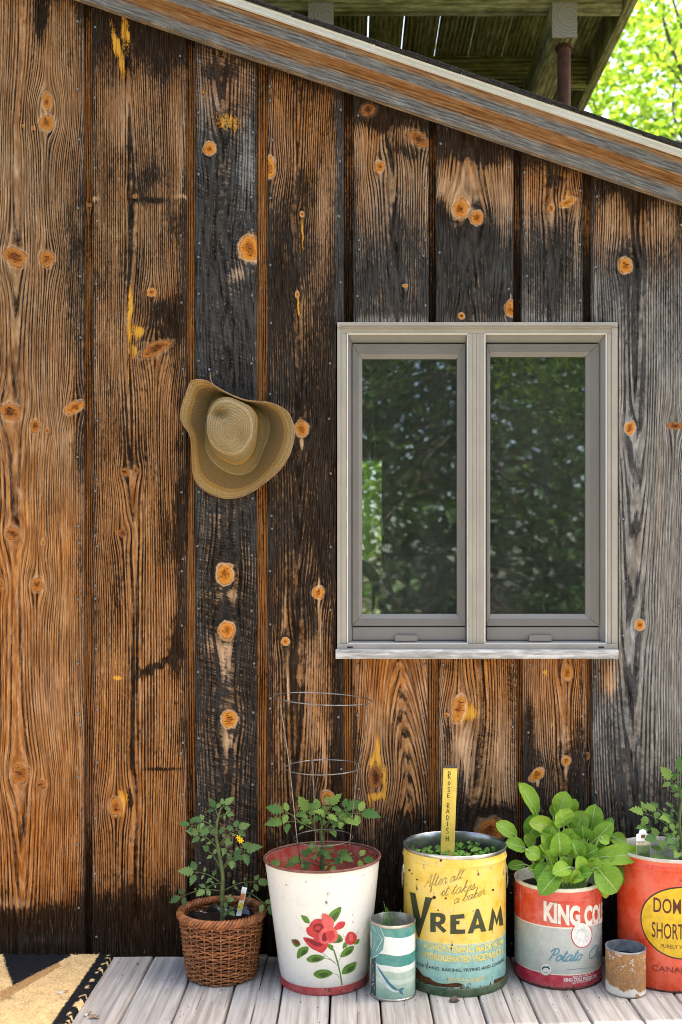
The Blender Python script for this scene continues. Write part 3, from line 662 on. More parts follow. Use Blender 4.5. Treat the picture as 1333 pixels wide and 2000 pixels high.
wbox('frame_sill', 659, 1258.5, 1207, 1268, F_ - .008, .06, M['frame'])
mu = wbox('mullion', 916, 650.8, 946, 1258, F_ + .003, .05, M['frame'])
for gx in (924, 931, 938): wbox('mullion_groove', gx - .35, 652, gx + .35, 1257, F_ + .0024, F_ + .004, M['sash2'], parent=win, bevel=0)
wbox('drip_channel', 664, 636.2, 1202, 637.6, F_ - .0052, F_, M['sash2'], bevel=0)
for x in (684, 1175): wbox('weep_slot', x - 5.5, 1262.6, x + 5.5, 1265.4, F_ - .0092, F_ - .004, M['rubber'], bevel=.0008)
def hframe(name, X0, Y0, X1, Y1, x0, y0, x1, y1, yf, yin, yb_, mat, parent=win):
    """four mitred members between an outer and an inner photo rectangle; inner edge set back to yin"""
    O = [W(X0, Y1, yf), W(X1, Y1, yf), W(X1, Y0, yf), W(X0, Y0, yf)]; I = [W(x0, y1, yin), W(x1, y1, yin), W(x1, y0, yin), W(x0, y0, yin)]
    for i in range(4):
        j = (i + 1) % 4; b = MB()
        g = .0006 * (O[j] - O[i]).normalized()
        a0, a1, c0, c1 = O[i] + g, O[j] - g, I[i] + g, I[j] - g
        e = Vector((0, 1, 0))
        B = lambda p: Vector((p.x, yb_, p.z))
        b.face([a0, a1, c1, c0]); b.face([c0, c1, B(c1), B(c0)]); b.face([a1, a0, B(a0), B(a1)]); b.face([a0, c0, B(c0), B(a0)]); b.face([c1, a1, B(a1), B(c1)])
        b.build(name, mat, parent)
glass = NT('window_glass')
tr = glass.node('ShaderNodeBsdfTransparent'); tr.inputs[0].default_value = (.74, .78, .75, 1)
gl = glass.node('ShaderNodeBsdfGlossy'); gl.inputs['Roughness'].default_value = .012; gl.inputs[0].default_value = (.92, 1.0, .96, 1)
fr = glass.node('ShaderNodeFresnel'); fr.inputs[0].default_value = 1.5
bn = glass.node('ShaderNodeBump'); glass.l.new(glass.noise(glass.obj(), 3.0, 1.0), bn.inputs['Height']); bn.inputs['Strength'].default_value = .05; bn.inputs['Distance'].default_value = .02
glass.l.new(bn.outputs[0], gl.inputs['Normal'])
mx = glass.node('ShaderNodeMixShader'); glass.l.new(glass.math('MULTIPLY_ADD', fr.outputs[0], 2.0, .10), mx.inputs[0])
glass.l.new(tr.outputs[0], mx.inputs[1]); glass.l.new(gl.outputs[0], mx.inputs[2])
df = glass.node('ShaderNodeBsdfDiffuse'); df.inputs[0].default_value = (.55, .56, .55, 1)
mx2 = glass.node('ShaderNodeMixShader'); 
dn = glass.noise(glass.scale(glass.obj(), (9.0, 1.0, 2.2)), 1.0, 4.0)
glass.l.new(glass.step(dn, .35, .8, .020, .045), mx2.inputs[0]); glass.l.new(mx.outputs[0], mx2.inputs[1]); glass.l.new(df.outputs[0], mx2.inputs[2])
glass.l.new(mx2.outputs[0], glass.out.inputs[0]); M['glass'] = glass.m
for (X0, X1, sx0, sx1, gx0, gx1) in ((678, 915.5, 689, 909, 708, 893), (946.5, 1186, 951, 1170, 958, 1144)):
    hframe('bead', X0, 651, X1, 1257.5, X0 + 2.2, 653, X1 - 2.2, 1255.5, F_ + .002, F_ + .004, .05, M['frame_light'])
    hframe('reveal', X0 + 2.2, 653, X1 - 2.2, 1255, (sx0 if X0 < 900 else sx0 - 3), 670, sx1, 1250, .006, .026, .05, M['sash2'])
    wbox('bottom_rail', sx0, 1224.5, sx1, 1250, .022, .05, M['sash2'])
    hframe('sash', sx0, 672, sx1, 1222.5, gx0 - (7 if X0 < 900 else 3), (692 if X0 < 900 else 688), gx1 + (5 if X0 < 900 else 8), 1208, .018, .020, .05, M['sash'])
    hframe('glazing_bead', gx0 - (7 if X0 < 900 else 3), (692 if X0 < 900 else 688), gx1 + (5 if X0 < 900 else 8), 1208, gx0, (701 if X0 < 900 else 697), gx1, 1199, .020, .030, .05, M['sash2'])
    wbox('glass_pane', gx0 - 8, 694, gx1 + 8, 1206, .034, .0375, M['glass'], bevel=0)
    lx = 794 if X0 < 900 else 1056
    wbox('latch', lx - 22, 1241, lx + 22, 1253, .008, .03, M['sash2'], bevel=.002)
    wbox('gasket', X0 + 5, 1250.4, X1 - 5, 1255, .020, .045, M['rubber'], bevel=0)
# weathered white wooden sill under the window
a, b = W(656, 1268.8, -.030), W(1208, 1287, -.030)
plain_wood('sill', (a.x, -.034, b.z), (1, 0, 0), (0, 0, 1), (0, .05, 0), b.x - a.x, a.z - b.z, 31, lambda s, t: (.05 + .4 * (fbm(s * 40, t * 3, 4) - .4) + .5 * np.exp(-t / .06), .9 + 0 * s, .1 + 0 * s, 0 * s), M['sillwood'], win, 60, 9)

# ------------------------------------------------------------------ deck
deck = tag(empty('deck'), kind='structure')
seam0, pitch = -.051, .1429
for i in range(-14, 15):
    x0 = seam0 + i * pitch + .0030; wdt = pitch - .0060
    rr = random.Random(i + 50)
    cr = rr.random()
    def wf(s, t, i=i, cr=cr):
        L = 4.6; n = fbm(t * 3 + i * 5, s * L * 1.5, 12, 3) - .5; n2 = fbm(t * 16, s * L * 4, 30 + i, 3) - .5
        wall_end = .25 * np.exp(-(1 - s) * L / .10)  # darker towards the wall
        crack = .75 * np.exp(-((t - (.25 + .5 * cr) - .05 * np.sin(s * 9 + i)) / .012) ** 2) * (np.abs(n2) > .05) * (1.3 if cr > .35 else .5)
        edge = .28 * (np.exp(-t / .03) + np.exp(-(1 - t) / .03))
        return .04 + n * .22 + n2 * .28 + wall_end + crack + edge, .75 + n * .5 + (.15 if cr > .5 else 0), .15 + n2 * .3, 0 * s
    plain_wood('plank', (x0, -4.6, 0 + rr.uniform(-.001, .001)), (0, 1, 0), (1, 0, 0), (0, 0, -.03), 4.625, wdt, 100 + i, wf, M['plank'], deck, 240, 40, .0022, edge=.004, vs=.28)
MB().box(-2.1, 2.1, -4.5, .02, -.12, -.05).build('joist_bed', M['dark'], deck)
gp = MB().box(-120, 120, -120, 140, -.75, -.7).build('ground', M['ground']); tag(gp, kind='structure')

# ------------------------------------------------------------------ balcony above the roof
balcony = tag(empty('balcony', (0, 0, 0)), 'mossy timber balcony underside on beams and a rusty post above the roof', 'balcony')
ZJ = 3.5
def gw(a, g, w_):
    return lambda s, t: (a + .7 * (fbm(t * 6, s * 9, int(a * 100), 3) - .5), g + .5 * (fbm(t * 4, s * 5, 7) - .5), w_ + 0 * s, 0 * s)
def timber(name, x0, x1, y0, y1, z0, z1, along, seed, wf):
    """squared timber: bottom and camera-side faces carry wood grain"""
    if along == 'y':
        o = plain_wood(name, (x1, y0, z0), (0, 1, 0), (-1, 0, 0), (0, 0, z1 - z0), y1 - y0, x1 - x0, seed, wf, M['green_plank'], balcony, 24, 8)
    else:
        o = plain_wood(name, (x0, y0, z0), (1, 0, 0), (0, 0, 1), (0, y1 - y0, 0), x1 - x0, z1 - z0, seed, wf, M['green_plank'], balcony, 24, 8)
    return o
for i in range(-5, 8):
    x0 = .0887 + .155 * i
    if x0 > 1.08: break
    timber('floor_board', x0 + .0030, min(1.098, x0 + .1520), .35, 3.4, 3.64, 3.67, 'y', 200 + i, gw(.20 + .1 * (i % 3), .08, .2))
timber('joist', -.75, 1.10, .800, .838, 3.505, 3.638, 'x', 230, gw(.0, .55, .1))
timber('joist', -.75, 1.10, 1.38, 1.418, ZJ, 3.638, 'x', 231, gw(.35, .1, .1))
timber('joist', -.75, 1.10, 2.0, 2.038, ZJ, 3.638, 'x', 232, gw(.35, .1, .1))
timber('joist', -.75, 1.10, 2.9, 2.938, ZJ, 3.638, 'x', 233, gw(.35, .1, .1))
timber('rim_board', 1.102, 1.142, .35, 3.4, ZJ, 3.67, 'y', 234, gw(.0, .4, .1))
endg = NT('end_grain')
eo = endg.sep(endg.obj())
er = endg.math('SQRT', endg.add(endg.math('POWER', endg.math('SUBTRACT', eo[0], .02), 2.0), endg.math('POWER', endg.math('SUBTRACT', eo[2], .02), 2.0)))
en = endg.noise(endg.comb(endg.mul(er, 330.0), 0.0, 0.0), 1.0, 2.0)
M['end_grain'] = endg.done(endg.mix(endg.step(en, .4, .6), (.20, .185, .155), (.40, .38, .33)), .9, .1)
for k, bx in enumerate((-.107, .855)):
    b = timber('beam', bx - .05, bx + .05, .74, 3.3, ZJ - .142, ZJ - .002, 'y', 240 + k, gw(.0, .4, .1))
    e = MB().box(-.0495, .0495, -.004, .003, -.0695, .0695).build('beam_end', M['end_grain'], b, bevel=.001); e.location = (bx, .738, ZJ - .072)
pipe = MB().tube([(.866, .80, 2.55), (.866, .80, ZJ - .143)], .0265, 16).tube([(.866, .80, ZJ - .152), (.866, .80, ZJ - .1425)], .034, 16).build('post', M['rusty_pipe'], balcony, smooth=40)

# ------------------------------------------------------------------ decals and lettering on round pots
def ray_surface(px, py, c, Rf):
    """photo pixel to (angle, height) on a round pot standing at c with radius Rf(z)"""
    o = Vector((0, -CAMD, CAMH)); dr = Vector(((px - PX0) / FPX, 1, -(py - PY0) / FPX))
    best = None; lo = (c[1] + CAMD) - .4; prev = None
    for i in range(400):
        t = lo + i * .001; p = o + dr * t
        f = math.hypot(p.x - c[0], p.y - c[1]) - Rf(p.z)
        if f <= 0: 
            return math.atan2(p.x - c[0], -(p.y - c[1])), p.z
        if prev is None or f < prev[0]: prev = (f, p)
    p = prev[1]
    return math.atan2(p.x - c[0], -(p.y - c[1])), p.z
def wrap_mesh(name, V, F, Rf, off, mat, parent, R0, cut=.007):
    """flat mesh in (arc length, height) sliced into narrow strips and laid on the pot"""
    bm = bmesh.new(); vs = [bm.verts.new((a, 0, z)) for a, z in V]
    for f in F:
        try: bm.faces.new([vs[i] for i in f])
        except Exception: pass
    xs = [a for a, z in V]; x = min(xs) + cut
    while x < max(xs):
        bmesh.ops.bisect_plane(bm, geom=bm.verts[:] + bm.edges[:] + bm.faces[:], plane_co=(x, 0, 0), plane_no=(1, 0, 0), dist=1e-6); x += cut
    for v in bm.verts:
        a = v.co.x / R0; z = v.co.z; r = Rf(z) + off
        v.co = Vector((r * math.sin(a), -r * math.cos(a), z))
    bmesh.ops.recalc_face_normals(bm, faces=bm.faces)
    me = bpy.data.meshes.new(name); bm.to_mesh(me); bm.free(); me.materials.append(mat)
    return link(bpy.data.objects.new(name, me), parent)
class Pot:
    def __init__(s, c, Rf, root, crop=None): s.c = c; s.Rf = Rf; s.root = root; s.R0 = Rf(.15); s.crop = crop
    def px(s, x, y):
        if s.crop: x, y = s.crop[0] + x / s.crop[2], s.crop[1] + y / s.crop[2]
        a, z = ray_surface(x, y, s.c, s.Rf); return a * s.R0, z
    def poly(s, name, pts, mat, off=.0006, smooth=0, parent=None):
        P = [s.px(*p) for p in pts]
        if smooth: P = [(q.x, q.y) for q in catmull([(a, b, 0) for a, b in P], smooth, True)]
        T = tessellate_polygon([[Vector((a, b, 0)) for a, b in P]])
        return wrap_mesh(name, P, T, s.Rf, off, mat, parent or s.root, s.R0)
    def stroke(s, name, lines, wd, mat, off=.0007, parent=None, pxs=True):
        V = []; F = []
        for ln in lines:
            P = [s.px(*p) for p in ln] if pxs else ln
            n = len(P); w = wd if not isinstance(wd, (list, tuple)) else None
            for i, p in enumerate(P):
                a = Vector((*P[max(0, i - 1)], 0)); b = Vector((*P[min(n - 1, i + 1)], 0)); t = b - a
                t = t.normalized() if t.length > 1e-9 else Vector((1, 0, 0)); q = Vector((-t.y, t.x, 0)) * wd / 2
                V += [(p[0] + q.x, p[1] + q.y), (p[0] - q.x, p[1] - q.y)]
                if i: m = len(V); F.append((m - 4, m - 2, m - 1, m - 3))
        return wrap_mesh(name, V, F, s.Rf, off, mat, parent or s.root, s.R0, .02)
    def text(s, name, body, x0, y0, x1, y1, h, mat, bold=0.0, off=.0007, stretch_to=None, sx=None, shear=0.0, spacing=1.0):
        """body between photo points (x0,y0)-(x1,y1) on the baseline, cap height h photo pixels"""
        V, F, w, ch = text_flat(body, bold, shear, spacing)
        a0, z0 = s.px(x0, y0); a1, z1 = s.px(x1, y1); _, zt = s.px(x0, y0 - h)
        ky = (zt - z0) / ch; kx = sx * ky if sx else (a1 - a0) / w
        sl = (z1 - z0) / (a1 - a0)
        return wrap_mesh(name, [(a0 + x * kx, z0 + y * ky + sl * x * kx) for x, y in V], F, s.Rf, off, mat, s.root, s.R0)
def text_flat(body, bold=0.0, shear=0.0, spacing=1.0):
    cu = bpy.data.curves.new('lettering', 'FONT'); cu.body = body; cu.offset = bold; cu.shear = shear; cu.resolution_u = 3; cu.space_character = spacing
    o = bpy.data.objects.new('lettering', cu); COL.objects.link(o)
    dg = bpy.context.evaluated_depsgraph_get(); me = o.evaluated_get(dg).to_mesh()
    V = [(v.co.x, v.co.y) for v in me.vertices]; F = [tuple(p.vertices) for p in me.polygons]
    o.evaluated_get(dg).to_mesh_clear(); bpy.data.objects.remove(o); bpy.data.curves.remove(cu)
    x0 = min(v[0] for v in V); V = [(x - x0, y) for x, y in V]
    return V, F, max(v[0] for v in V), .69 + 2 * bold
SCRIPT = {
 'a': (1.2, [[(.9, .9), (.5, 1), (.15, .6), (.2, .1), (.5, 0), (.85, .5), (.9, .95), (.9, .2), (1.1, 0), (1.3, .2)]]),
 'b': (1.1, [[(0, .2), (.4, 1.2), (.5, 1.9), (.35, 2), (.25, 1.5), (.25, .3), (.5, 0), (.85, .3), (.85, .8), (.6, 1), (.95, .85), (1.2, .9)]]),
 'e': (.9, [[(0, .3), (.5, .5), (.75, .8), (.55, 1), (.25, .7), (.25, .25), (.55, 0), (1, .3)]]),
 'f': (.75, [[(0, .2), (.4, 1), (.6, 1.8), (.45, 2), (.3, 1.5), (.3, -.6), (.45, -.9), (.55, -.5), (.3, .1), (.8, .3)]]),
 'i': (.65, [[(0, .3), (.3, 1), (.3, .2), (.5, 0), (.75, .3)], [(.34, 1.35), (.38, 1.5)]]),
 'k': (.95, [[(0, .2), (.4, 1.3), (.45, 2), (.3, 1.9), (.25, 0)], [(.25, .5), (.6, 1), (.75, .85), (.35, .55), (.7, .05), (1, .2)]]),
 'l': (.7, [[(0, .2), (.5, 1.5), (.55, 2.3), (.38, 2.45), (.25, 1.6), (.25, .3), (.45, 0), (.8, .3)]]),
 'r': (.95, [[(0, .2), (.3, 1.05), (.4, .85), (.7, .9), (.65, .3), (.85, 0), (1.1, .3)]]),
 's': (.85, [[(0, .1), (.4, 1.05), (.5, .7), (.65, .3), (.4, 0), (.1, .15), (.6, .05), (1, .3)]]),
 't': (.7, [[(0, .2), (.35, 1.2), (.4, 1.7), (.3, .3), (.5, 0), (.8, .3)], [(.1, 1.2), (.7, 1.3)]]),
 'A': (1.25, [[(-.2, 0), (.3, .8), (.9, 2), (1, 1), (1.1, 0), (1.3, .2)], [(.3, .75), (1.1, .8)]]),
 'P': (1.25, [[(.3, 0), (.5, 1), (.6, 1.9)], [(0, 1.4), (.3, 1.95), (1, 2), (1.3, 1.5), (1, 1.05), (.5, 1)]]),
 'o': (1.0, [[(.5, 1), (.15, .7), (.2, .15), (.5, 0), (.85, .35), (.75, .85), (.5, 1), (.8, .75), (1.1, .85)]]),
 'C': (1.2, [[(1.2, 1.6), (.9, 2), (.4, 1.6), (.15, .8), (.4, .1), (.9, .1), (1.3, .5)]]),
 'h': (1.0, [[(0, .2), (.45, 1.4), (.5, 1.95), (.3, 1.8), (.25, 0)], [(.25, .4), (.55, 1), (.75, .8), (.7, .2), (.85, 0), (1.1, .3)]]),
 'p': (1.0, [[(0, .3), (.3, 1), (.2, -.8)], [(.25, .6), (.6, 1), (.85, .6), (.7, .1), (.3, .1), (.9, .1), (1.1, .3)]]),
 ' ': (.7, []),
 'R_': (1.0, [[(.1, 0), (.1, 2)], [(.1, 2), (.7, 1.9), (.75, 1.2), (.1, 1.0), (.8, 0)]]), 'O_': (1.0, [[(.5, 2), (.1, 1), (.5, 0), (.9, 1), (.5, 2)]]),
 'S_': (1.0, [[(.8, 1.8), (.4, 2), (.15, 1.5), (.7, .8), (.7, .2), (.1, .1)]]), 'E_': (1.0, [[(.8, 2), (.1, 2), (.1, 0), (.8, 0)], [(.1, 1), (.7, 1)]]),
 'A_': (1.0, [[(0, 0), (.45, 2), (.9, 0)], [(.2, .7), (.7, .7)]]), 'D_': (1.0, [[(.1, 0), (.1, 2), (.7, 1.6), (.8, .7), (.1, 0)]]),
 'I_': (1.0, [[(.45, 0), (.45, 2)]]), 'H_': (1.0, [[(.1, 0), (.1, 2)], [(.8, 0), (.8, 2)], [(.1, 1), (.8, 1)]]),
}
def script_lines(word, shear=.35):
    out = []; x = 0
    for ch in word:
        adv, st = SCRIPT[ch]
        for ln in st:
            pts = catmull([(x + a + shear * b, b, 0) for a, b in ln], 4); out.append([(p.x, p.y) for p in pts])
        x += adv
    return out, x
def script_text(pot, name, word, x0, y0, x1, y1, xh, wd, mat, shear=.35):
    ln, w = script_lines(word, shear); a0, z0 = pot.px(x0, y0); a1, z1 = pot.px(x1, y1); _, zt = pot.px(x0, y0 - xh)
    kx = (a1 - a0) / w; ky = zt - z0; sl = (z1 - z0) / (a1 - a0)
    return pot.stroke(name, [[(a0 + x * kx, z0 + y * ky + sl * x * kx) for x, y in l] for l in ln], wd, mat, pxs=False)

def paint(name, col, rough=.45, rust=.0, worn=.25, spec=.45, rustcol=(.16, .06, .02), bands=None, h=1.0, low=0.0, scale=1.0, metal=0.0, wave=0.0):
    """printed tin: flat colour or bands by height, scuffs, rust specks and a rusty foot"""
    m = NT(name); ob = m.obj(); z = m.sep(ob)[2]
    if bands:
        zz = m.math('DIVIDE', z, h)
        if wave: zz = m.mad(m.math('SUBTRACT', m.noise(m.scale(ob, (9.0, 9.0, 3.0)), 1.0, 2.0), .5), wave, zz)
        c = m.ramp(zz, bands, True)
    else: c = m.mix(0.0, col, col)
    n = m.noise(ob, 26.0 * scale, 5.0, .65); f = m.noise(m.scale(ob, (70.0 * scale, 70.0 * scale, 24.0 * scale)), 1.0, 5.0, .7)
    c = m.mix(m.step(n, .3, .75, .0, worn), c, m.mix(.5, c, (.55, .5, .42)))
    c = m.mix(m.step(n, .55, .25, .0, worn), c, m.mix(1.0, c, (.6, .55, .5), 'MULTIPLY'))
    t = m.add(f, m.add(m.mul(n, .45), rust))
    if low: t = m.add(t, m.step(z, .0, low, .32, 0.0))
    rm = m.step(t, .98, 1.08)
    c = m.mix(rm, c, m.mix(m.step(n, .4, .6), rustcol, tuple(v * .45 for v in rustcol)))
    m.bump(m.add(m.mul(n, .25), m.add(m.mul(rm, .3), m.mul(m.noise(ob, 11.0, 2.0), 2.6))), .22, .006)
    m.done(c, m.mad(rm, .35, m.mad(n, .2, rough - .1)), spec, metal)
    return m.m

# ---- white tin bin with painted rose
BC = (-.071, -.182); BH = .368
bin_R = lambda z: .131 + (.1735 - .131) * max(0, min(1, z / BH))
bin_ = tag(empty('waste_bin', (BC[0], BC[1], .002), (0, R(-1.0), 0)), 'tapered cream tin bin with painted red rose, planted with a caged tomato', 'bin')
mwhite = paint('cream_enamel', (.74, .73, .68), .4, .12, .3, .45, (.22, .10, .05), scale=1.2)
mred_in = paint('red_enamel_inside', (.42, .035, .015), .5, .16, .5, .3, (.08, .09, .03))
MB().lathe([(.05, .012), (.128, .012), (.1315, .018)] + [(bin_R(.018 + (BH - .02) * i / 12), .018 + (BH - .02) * i / 12) for i in range(1, 13)], 72).build('body', mwhite, bin_, smooth=40)
MB().lathe([(bin_R(BH - .02 - .33 * i / 10) - .003, BH - .003 - .33 * i / 10) for i in range(0, 9)], 64).build('lining', mred_in, bin_, smooth=40)
mrim = simple('rust_red_rim', (.22, .085, .06), .5, .4, 0, .5, 40.0)
rp = [(BC_r * math.cos(a), BC_r * math.sin(a), BH) for a in [2 * math.pi * i / 72 for i in range(72)] for BC_r in [.1745]]
MB().tube(rp, .0042, 8, closed=True).build('rim', mrim, bin_, smooth=60)
MB().lathe([(.130, .0), (.1335, .0), (.1345, .014), (.134, .022), (.131, .022)], 72).build('base_band', paint('red_foot_band', (.42, .03, .035), .45, .2, .4), bin_, smooth=40)
MB().lathe([(.0005, .21), (.15, .212)], 32).build('soil', M['soil'], bin_)
# the floor of the bin's coordinate system is its own origin, so decals are traced with the pot's centre and lowered
class PotL(Pot):
    def px(s, x, y):
        a, z = Pot.px(s, x, y); return a, z
BP = Pot(BC, bin_R, bin_, (330, 1500, 3.1))
def flat(name, c, rough=.5): return simple(name, c, rough, .35, 0, .25, 45.0)
C_red, C_dred, C_lred = flat('rose_red', (.58, .040, .045)), flat('rose_dark_red', (.24, .006, .014)), flat('rose_light_red', (.72, .12, .11))
C_grn, C_dgrn = flat('rose_leaf_green', (.10, .23, .025)), flat('rose_leaf_dark', (.045, .10, .02))
rose = empty('painted_rose', parent=bin_)
BP.stroke('rose_stem', [[(975, 1070), (1005, 1110), (1025, 1180), (1040, 1250), (1050, 1320)]], .0042, C_grn, .0005, rose)
BP.stroke('rose_twig', [[(930, 1118), (970, 1150), (1005, 1180), (1020, 1200)], [(945, 1155), (985, 1165), (1012, 1190)], [(990, 1248), (1020, 1255), (1040, 1280)], [(1030, 1180), (1060, 1130), (1090, 1070)], [(1045, 1255), (1060, 1245)]], .0012, C_grn, .0005, rose)
for lf in ([(975, 900), (1000, 870), (1052, 845), (1045, 890), (1010, 940), (975, 935)], [(810, 893), (850, 905), (862, 942), (830, 935)], [(752, 1040), (785, 1040), (805, 1070), (780, 1085), (757, 1065)],
           [(782, 1155), (790, 1100), (830, 1082), (852, 1090), (845, 1120), (815, 1140)], [(838, 1160), (870, 1135), (910, 1133), (948, 1152), (915, 1175), (865, 1180)], [(878, 1250), (910, 1226), (960, 1225), (995, 1247), (950, 1275), (905, 1275)],
           [(1042, 1150), (1060, 1110), (1090, 1090), (1125, 1085), (1115, 1120), (1080, 1145)], [(1050, 1250), (1065, 1210), (1100, 1190), (1138, 1182), (1128, 1225), (1090, 1250)], [(1057, 1100), (1065, 1065), (1083, 1062), (1080, 1085)],
           [(1125, 1075), (1135, 1050), (1160, 1043), (1148, 1070)], [(1000, 1060), (1030, 1010), (1060, 1040), (1050, 1058), (1020, 1065)], [(965, 1070), (1000, 1080), (995, 1110), (970, 1090)]):
    BP.poly('rose_leaf', lf, C_grn, .0006, 3, rose)
    c = (sum(p[0] for p in lf) / len(lf), sum(p[1] for p in lf) / len(lf))
    BP.poly('leaf_shade', [((p[0] + c[0]) / 2 + 6, (p[1] + c[1]) / 2 + 5) for p in lf], C_dgrn if len(lf) > 4 else C_grn, .0008, 3, rose)
for pts, c, off in (([(820, 1030), (870, 1035), (960, 1060), (968, 1085), (935, 1122), (900, 1110), (858, 1085)], C_red, .0010), ([(840, 975), (870, 960), (900, 990), (880, 1025), (850, 1010)], C_red, .0010),
                    ([(1000, 985), (1035, 940), (1075, 938), (1065, 970), (1030, 985)], C_red, .0010), ([(865, 945), (900, 918), (945, 925), (965, 960), (960, 1010), (920, 1045), (880, 1030), (858, 985)], C_red, .0013),
                    ([(935, 925), (940, 885), (975, 895), (1005, 925), (1003, 965), (975, 985), (945, 960)], C_lred, .0016), ([(930, 985), (965, 965), (1010, 975), (1028, 1010), (1020, 1050), (975, 1065), (930, 1062), (915, 1020)], C_lred, .0019),
                    ([(880, 970), (905, 945), (935, 950), (940, 980), (910, 1000)], C_dred, .0018), ([(890, 975), (910, 957), (928, 965), (918, 985)], C_red, .0021), ([(945, 1000), (975, 1010), (960, 1050), (935, 1045)], C_dred, .0022), ([(955, 1000), (1000, 990), (1010, 1030), (975, 1050)], C_red, .0024),
                    ([(830, 1035), (890, 1050), (940, 1075), (900, 1082)], C_dred, .0013), ([(1072, 1045), (1095, 1000), (1125, 1003), (1145, 1030), (1125, 1070), (1090, 1075)], C_red, .0010), ([(1095, 1015), (1115, 1010), (1120, 1050), (1100, 1055)], C_lred, .0013), ([(762, 1045), (788, 1045), (795, 1068), (775, 1062)], C_dred, .0010)):
    BP.poly('petal', pts, c, off, 3, rose)

# ---- tall yellow and blue shortening tin
VC = (.324, -.165); VH = .405
def v_R(z): return .1545 + (.0022 if z < .02 else 0)
vream = tag(empty('shortening_tin', (VC[0], VC[1], 0)), 'large yellow and blue tin with wire handle loops, sown with radish seedlings', 'tin')
Y_, B_, Gn = (.82, .56, .06), (.235, .50, .46), (.035, .085, .035)
mv = paint('yellow_blue_print', Y_, .34, .13, .6, .5, (.15, .07, .025), [(0, B_), (.362, (.75, .6, .2)), (.366, B_), (.371, (.75, .6, .2)), (.376, Y_)], VH, .055)
MB().lathe([(.02, .02), (.150, .02), (.1545, .022), (.1545, .145), (.1545, .364), (.1552, .369), (.1580, .375), (.1552, .381), (.1545, .386), (.1545, .398)], 80).build('body', mv, vream, smooth=35)
MB().lathe([(.02, .0), (.158, .0), (.1592, .003), (.1586, .022), (.1548, .0235), (.154, .022)], 80).build('base_ring', paint('green_base_paint', Gn, .55, .14, .4, .3, (.12, .05, .02)), vream, smooth=35)
MB().lathe([(.1546, .395), (.1562, .398), (.1565, .404), (.1545, .406), (.1520, .403), (.1515, .392), (.1490, .380), (.1515, .368), (.1512, .30)], 80).build('rim', M['tin_inside'], vream, smooth=40)
MB().lathe([(.0005, .345), (.151, .343)], 40).build('soil', M['soil'], vream)
for sgn in (-1, 1):
    h = empty('handle', (0, 0, 0), parent=vream)
    MB().tube([(sgn * .1585, .0 + .02 * math.cos(a) * 1.0 - .0, .305 + .034 * math.sin(a)) for a in [2 * math.pi * i / 20 for i in range(20)]], .0016, 6, closed=True).build('wire_loop', M['steel'], h, smooth=60)
    MB().box(sgn * .1545 - .003, sgn * .1545 + .003, -.012, .012, .318, .346).build('ear', M['tin_inside'], h, bevel=.002)
VP = Pot(VC, v_R, vream, (690, 1480, 3.846))
olive, script_brown, gold, navy = flat('olive_black_ink', (.045, .052, .02)), flat('faded_brown_ink', (.22, .15, .03)), flat('faded_gold_ink', (.86, .66, .14)), flat('dark_ink', (.03, .05, .06))
V_letters = {
 'V': [(428, 1005), (470, 1018), (510, 1210), (545, 1045), (598, 1052), (497, 1360), (478, 1310)],
 'E': [(732, 1180), (835, 1172), (838, 1205), (775, 1210), (775, 1225), (800, 1222), (800, 1250), (775, 1252), (776, 1290), (842, 1288), (842, 1320), (730, 1322)],
}
let = empty('brand_lettering', parent=vream)
VP.poly('letter', V_letters['V'], olive, .0008, 0, let); VP.poly('letter', V_letters['E'], olive, .0007, 0, let)
VP.poly('letter', [(582, 1162), (622, 1165), (622, 1309), (582, 1307)], olive, .0007, 0, let)
VP.poly('letter', [(622, 1165), (660, 1165), (690, 1180), (697, 1212), (686, 1242), (660, 1255), (704, 1298), (680, 1316), (622, 1258), (622, 1232), (640, 1232), (656, 1222), (658, 1208), (650, 1195), (622, 1193)], olive, .0007, 0, let)
VP.poly('letter', [(860, 1320), (925, 1135), (945, 1135), (1000, 1302), (962, 1308), (952, 1280), (912, 1284), (900, 1318)], olive, .0007, 0, let)
VP.poly('letter_counter', [(922, 1252), (934, 1205), (946, 1250)], flat('label_yellow', Y_, .4), .0010, 0, let)
VP.poly('letter', [(1015, 1300), (1045, 1125), (1062, 1160), (1078, 1215), (1094, 1150), (1108, 1108), (1128, 1255), (1098, 1262), (1093, 1200), (1078, 1262), (1060, 1200), (1048, 1293)], olive, .0007, 0, let)
script_text(VP, 'slogan', 'After', 540, 975, 700, 945, 46, .0013, script_brown, .4); script_text(VP, 'slogan', 'all', 722, 938, 818, 905, 34, .0013, script_brown, .4)
script_text(VP, 'slogan', 'it takes', 655, 1040, 915, 985, 40, .0013, script_brown, .4); script_text(VP, 'slogan', 'a baker', 752, 1098, 985, 1025, 36, .0013, script_brown, .4)
VP.text('print_line', 'A SHORTENING MADE FROM', 530, 1425, 1122, 1398, 50, gold, .028)
VP.text('print_line', 'HYDROGENATED VEGETABLE OIL', 527, 1496, 1124, 1462, 50, gold, .028)
VP.text('print_line', 'FOR CAKES, BAKING, FRYING AND COOKING', 484, 1555, 1132, 1520, 24, navy, .012)
VP.text('print_line', 'Swift & Company', 715, 1672, 1000, 1658, 26, gold, .004, shear=.2)
VP.stroke('print_rule', [[(640, 1682), (720, 1688), (800, 1690), (880, 1686), (950, 1678)]], .0008, gold)
mrust = simple('rust_scab', (.11, .045, .018), .85, .2, 0, 0, 60.0, .6, 90.0, (.045, .022, .012))
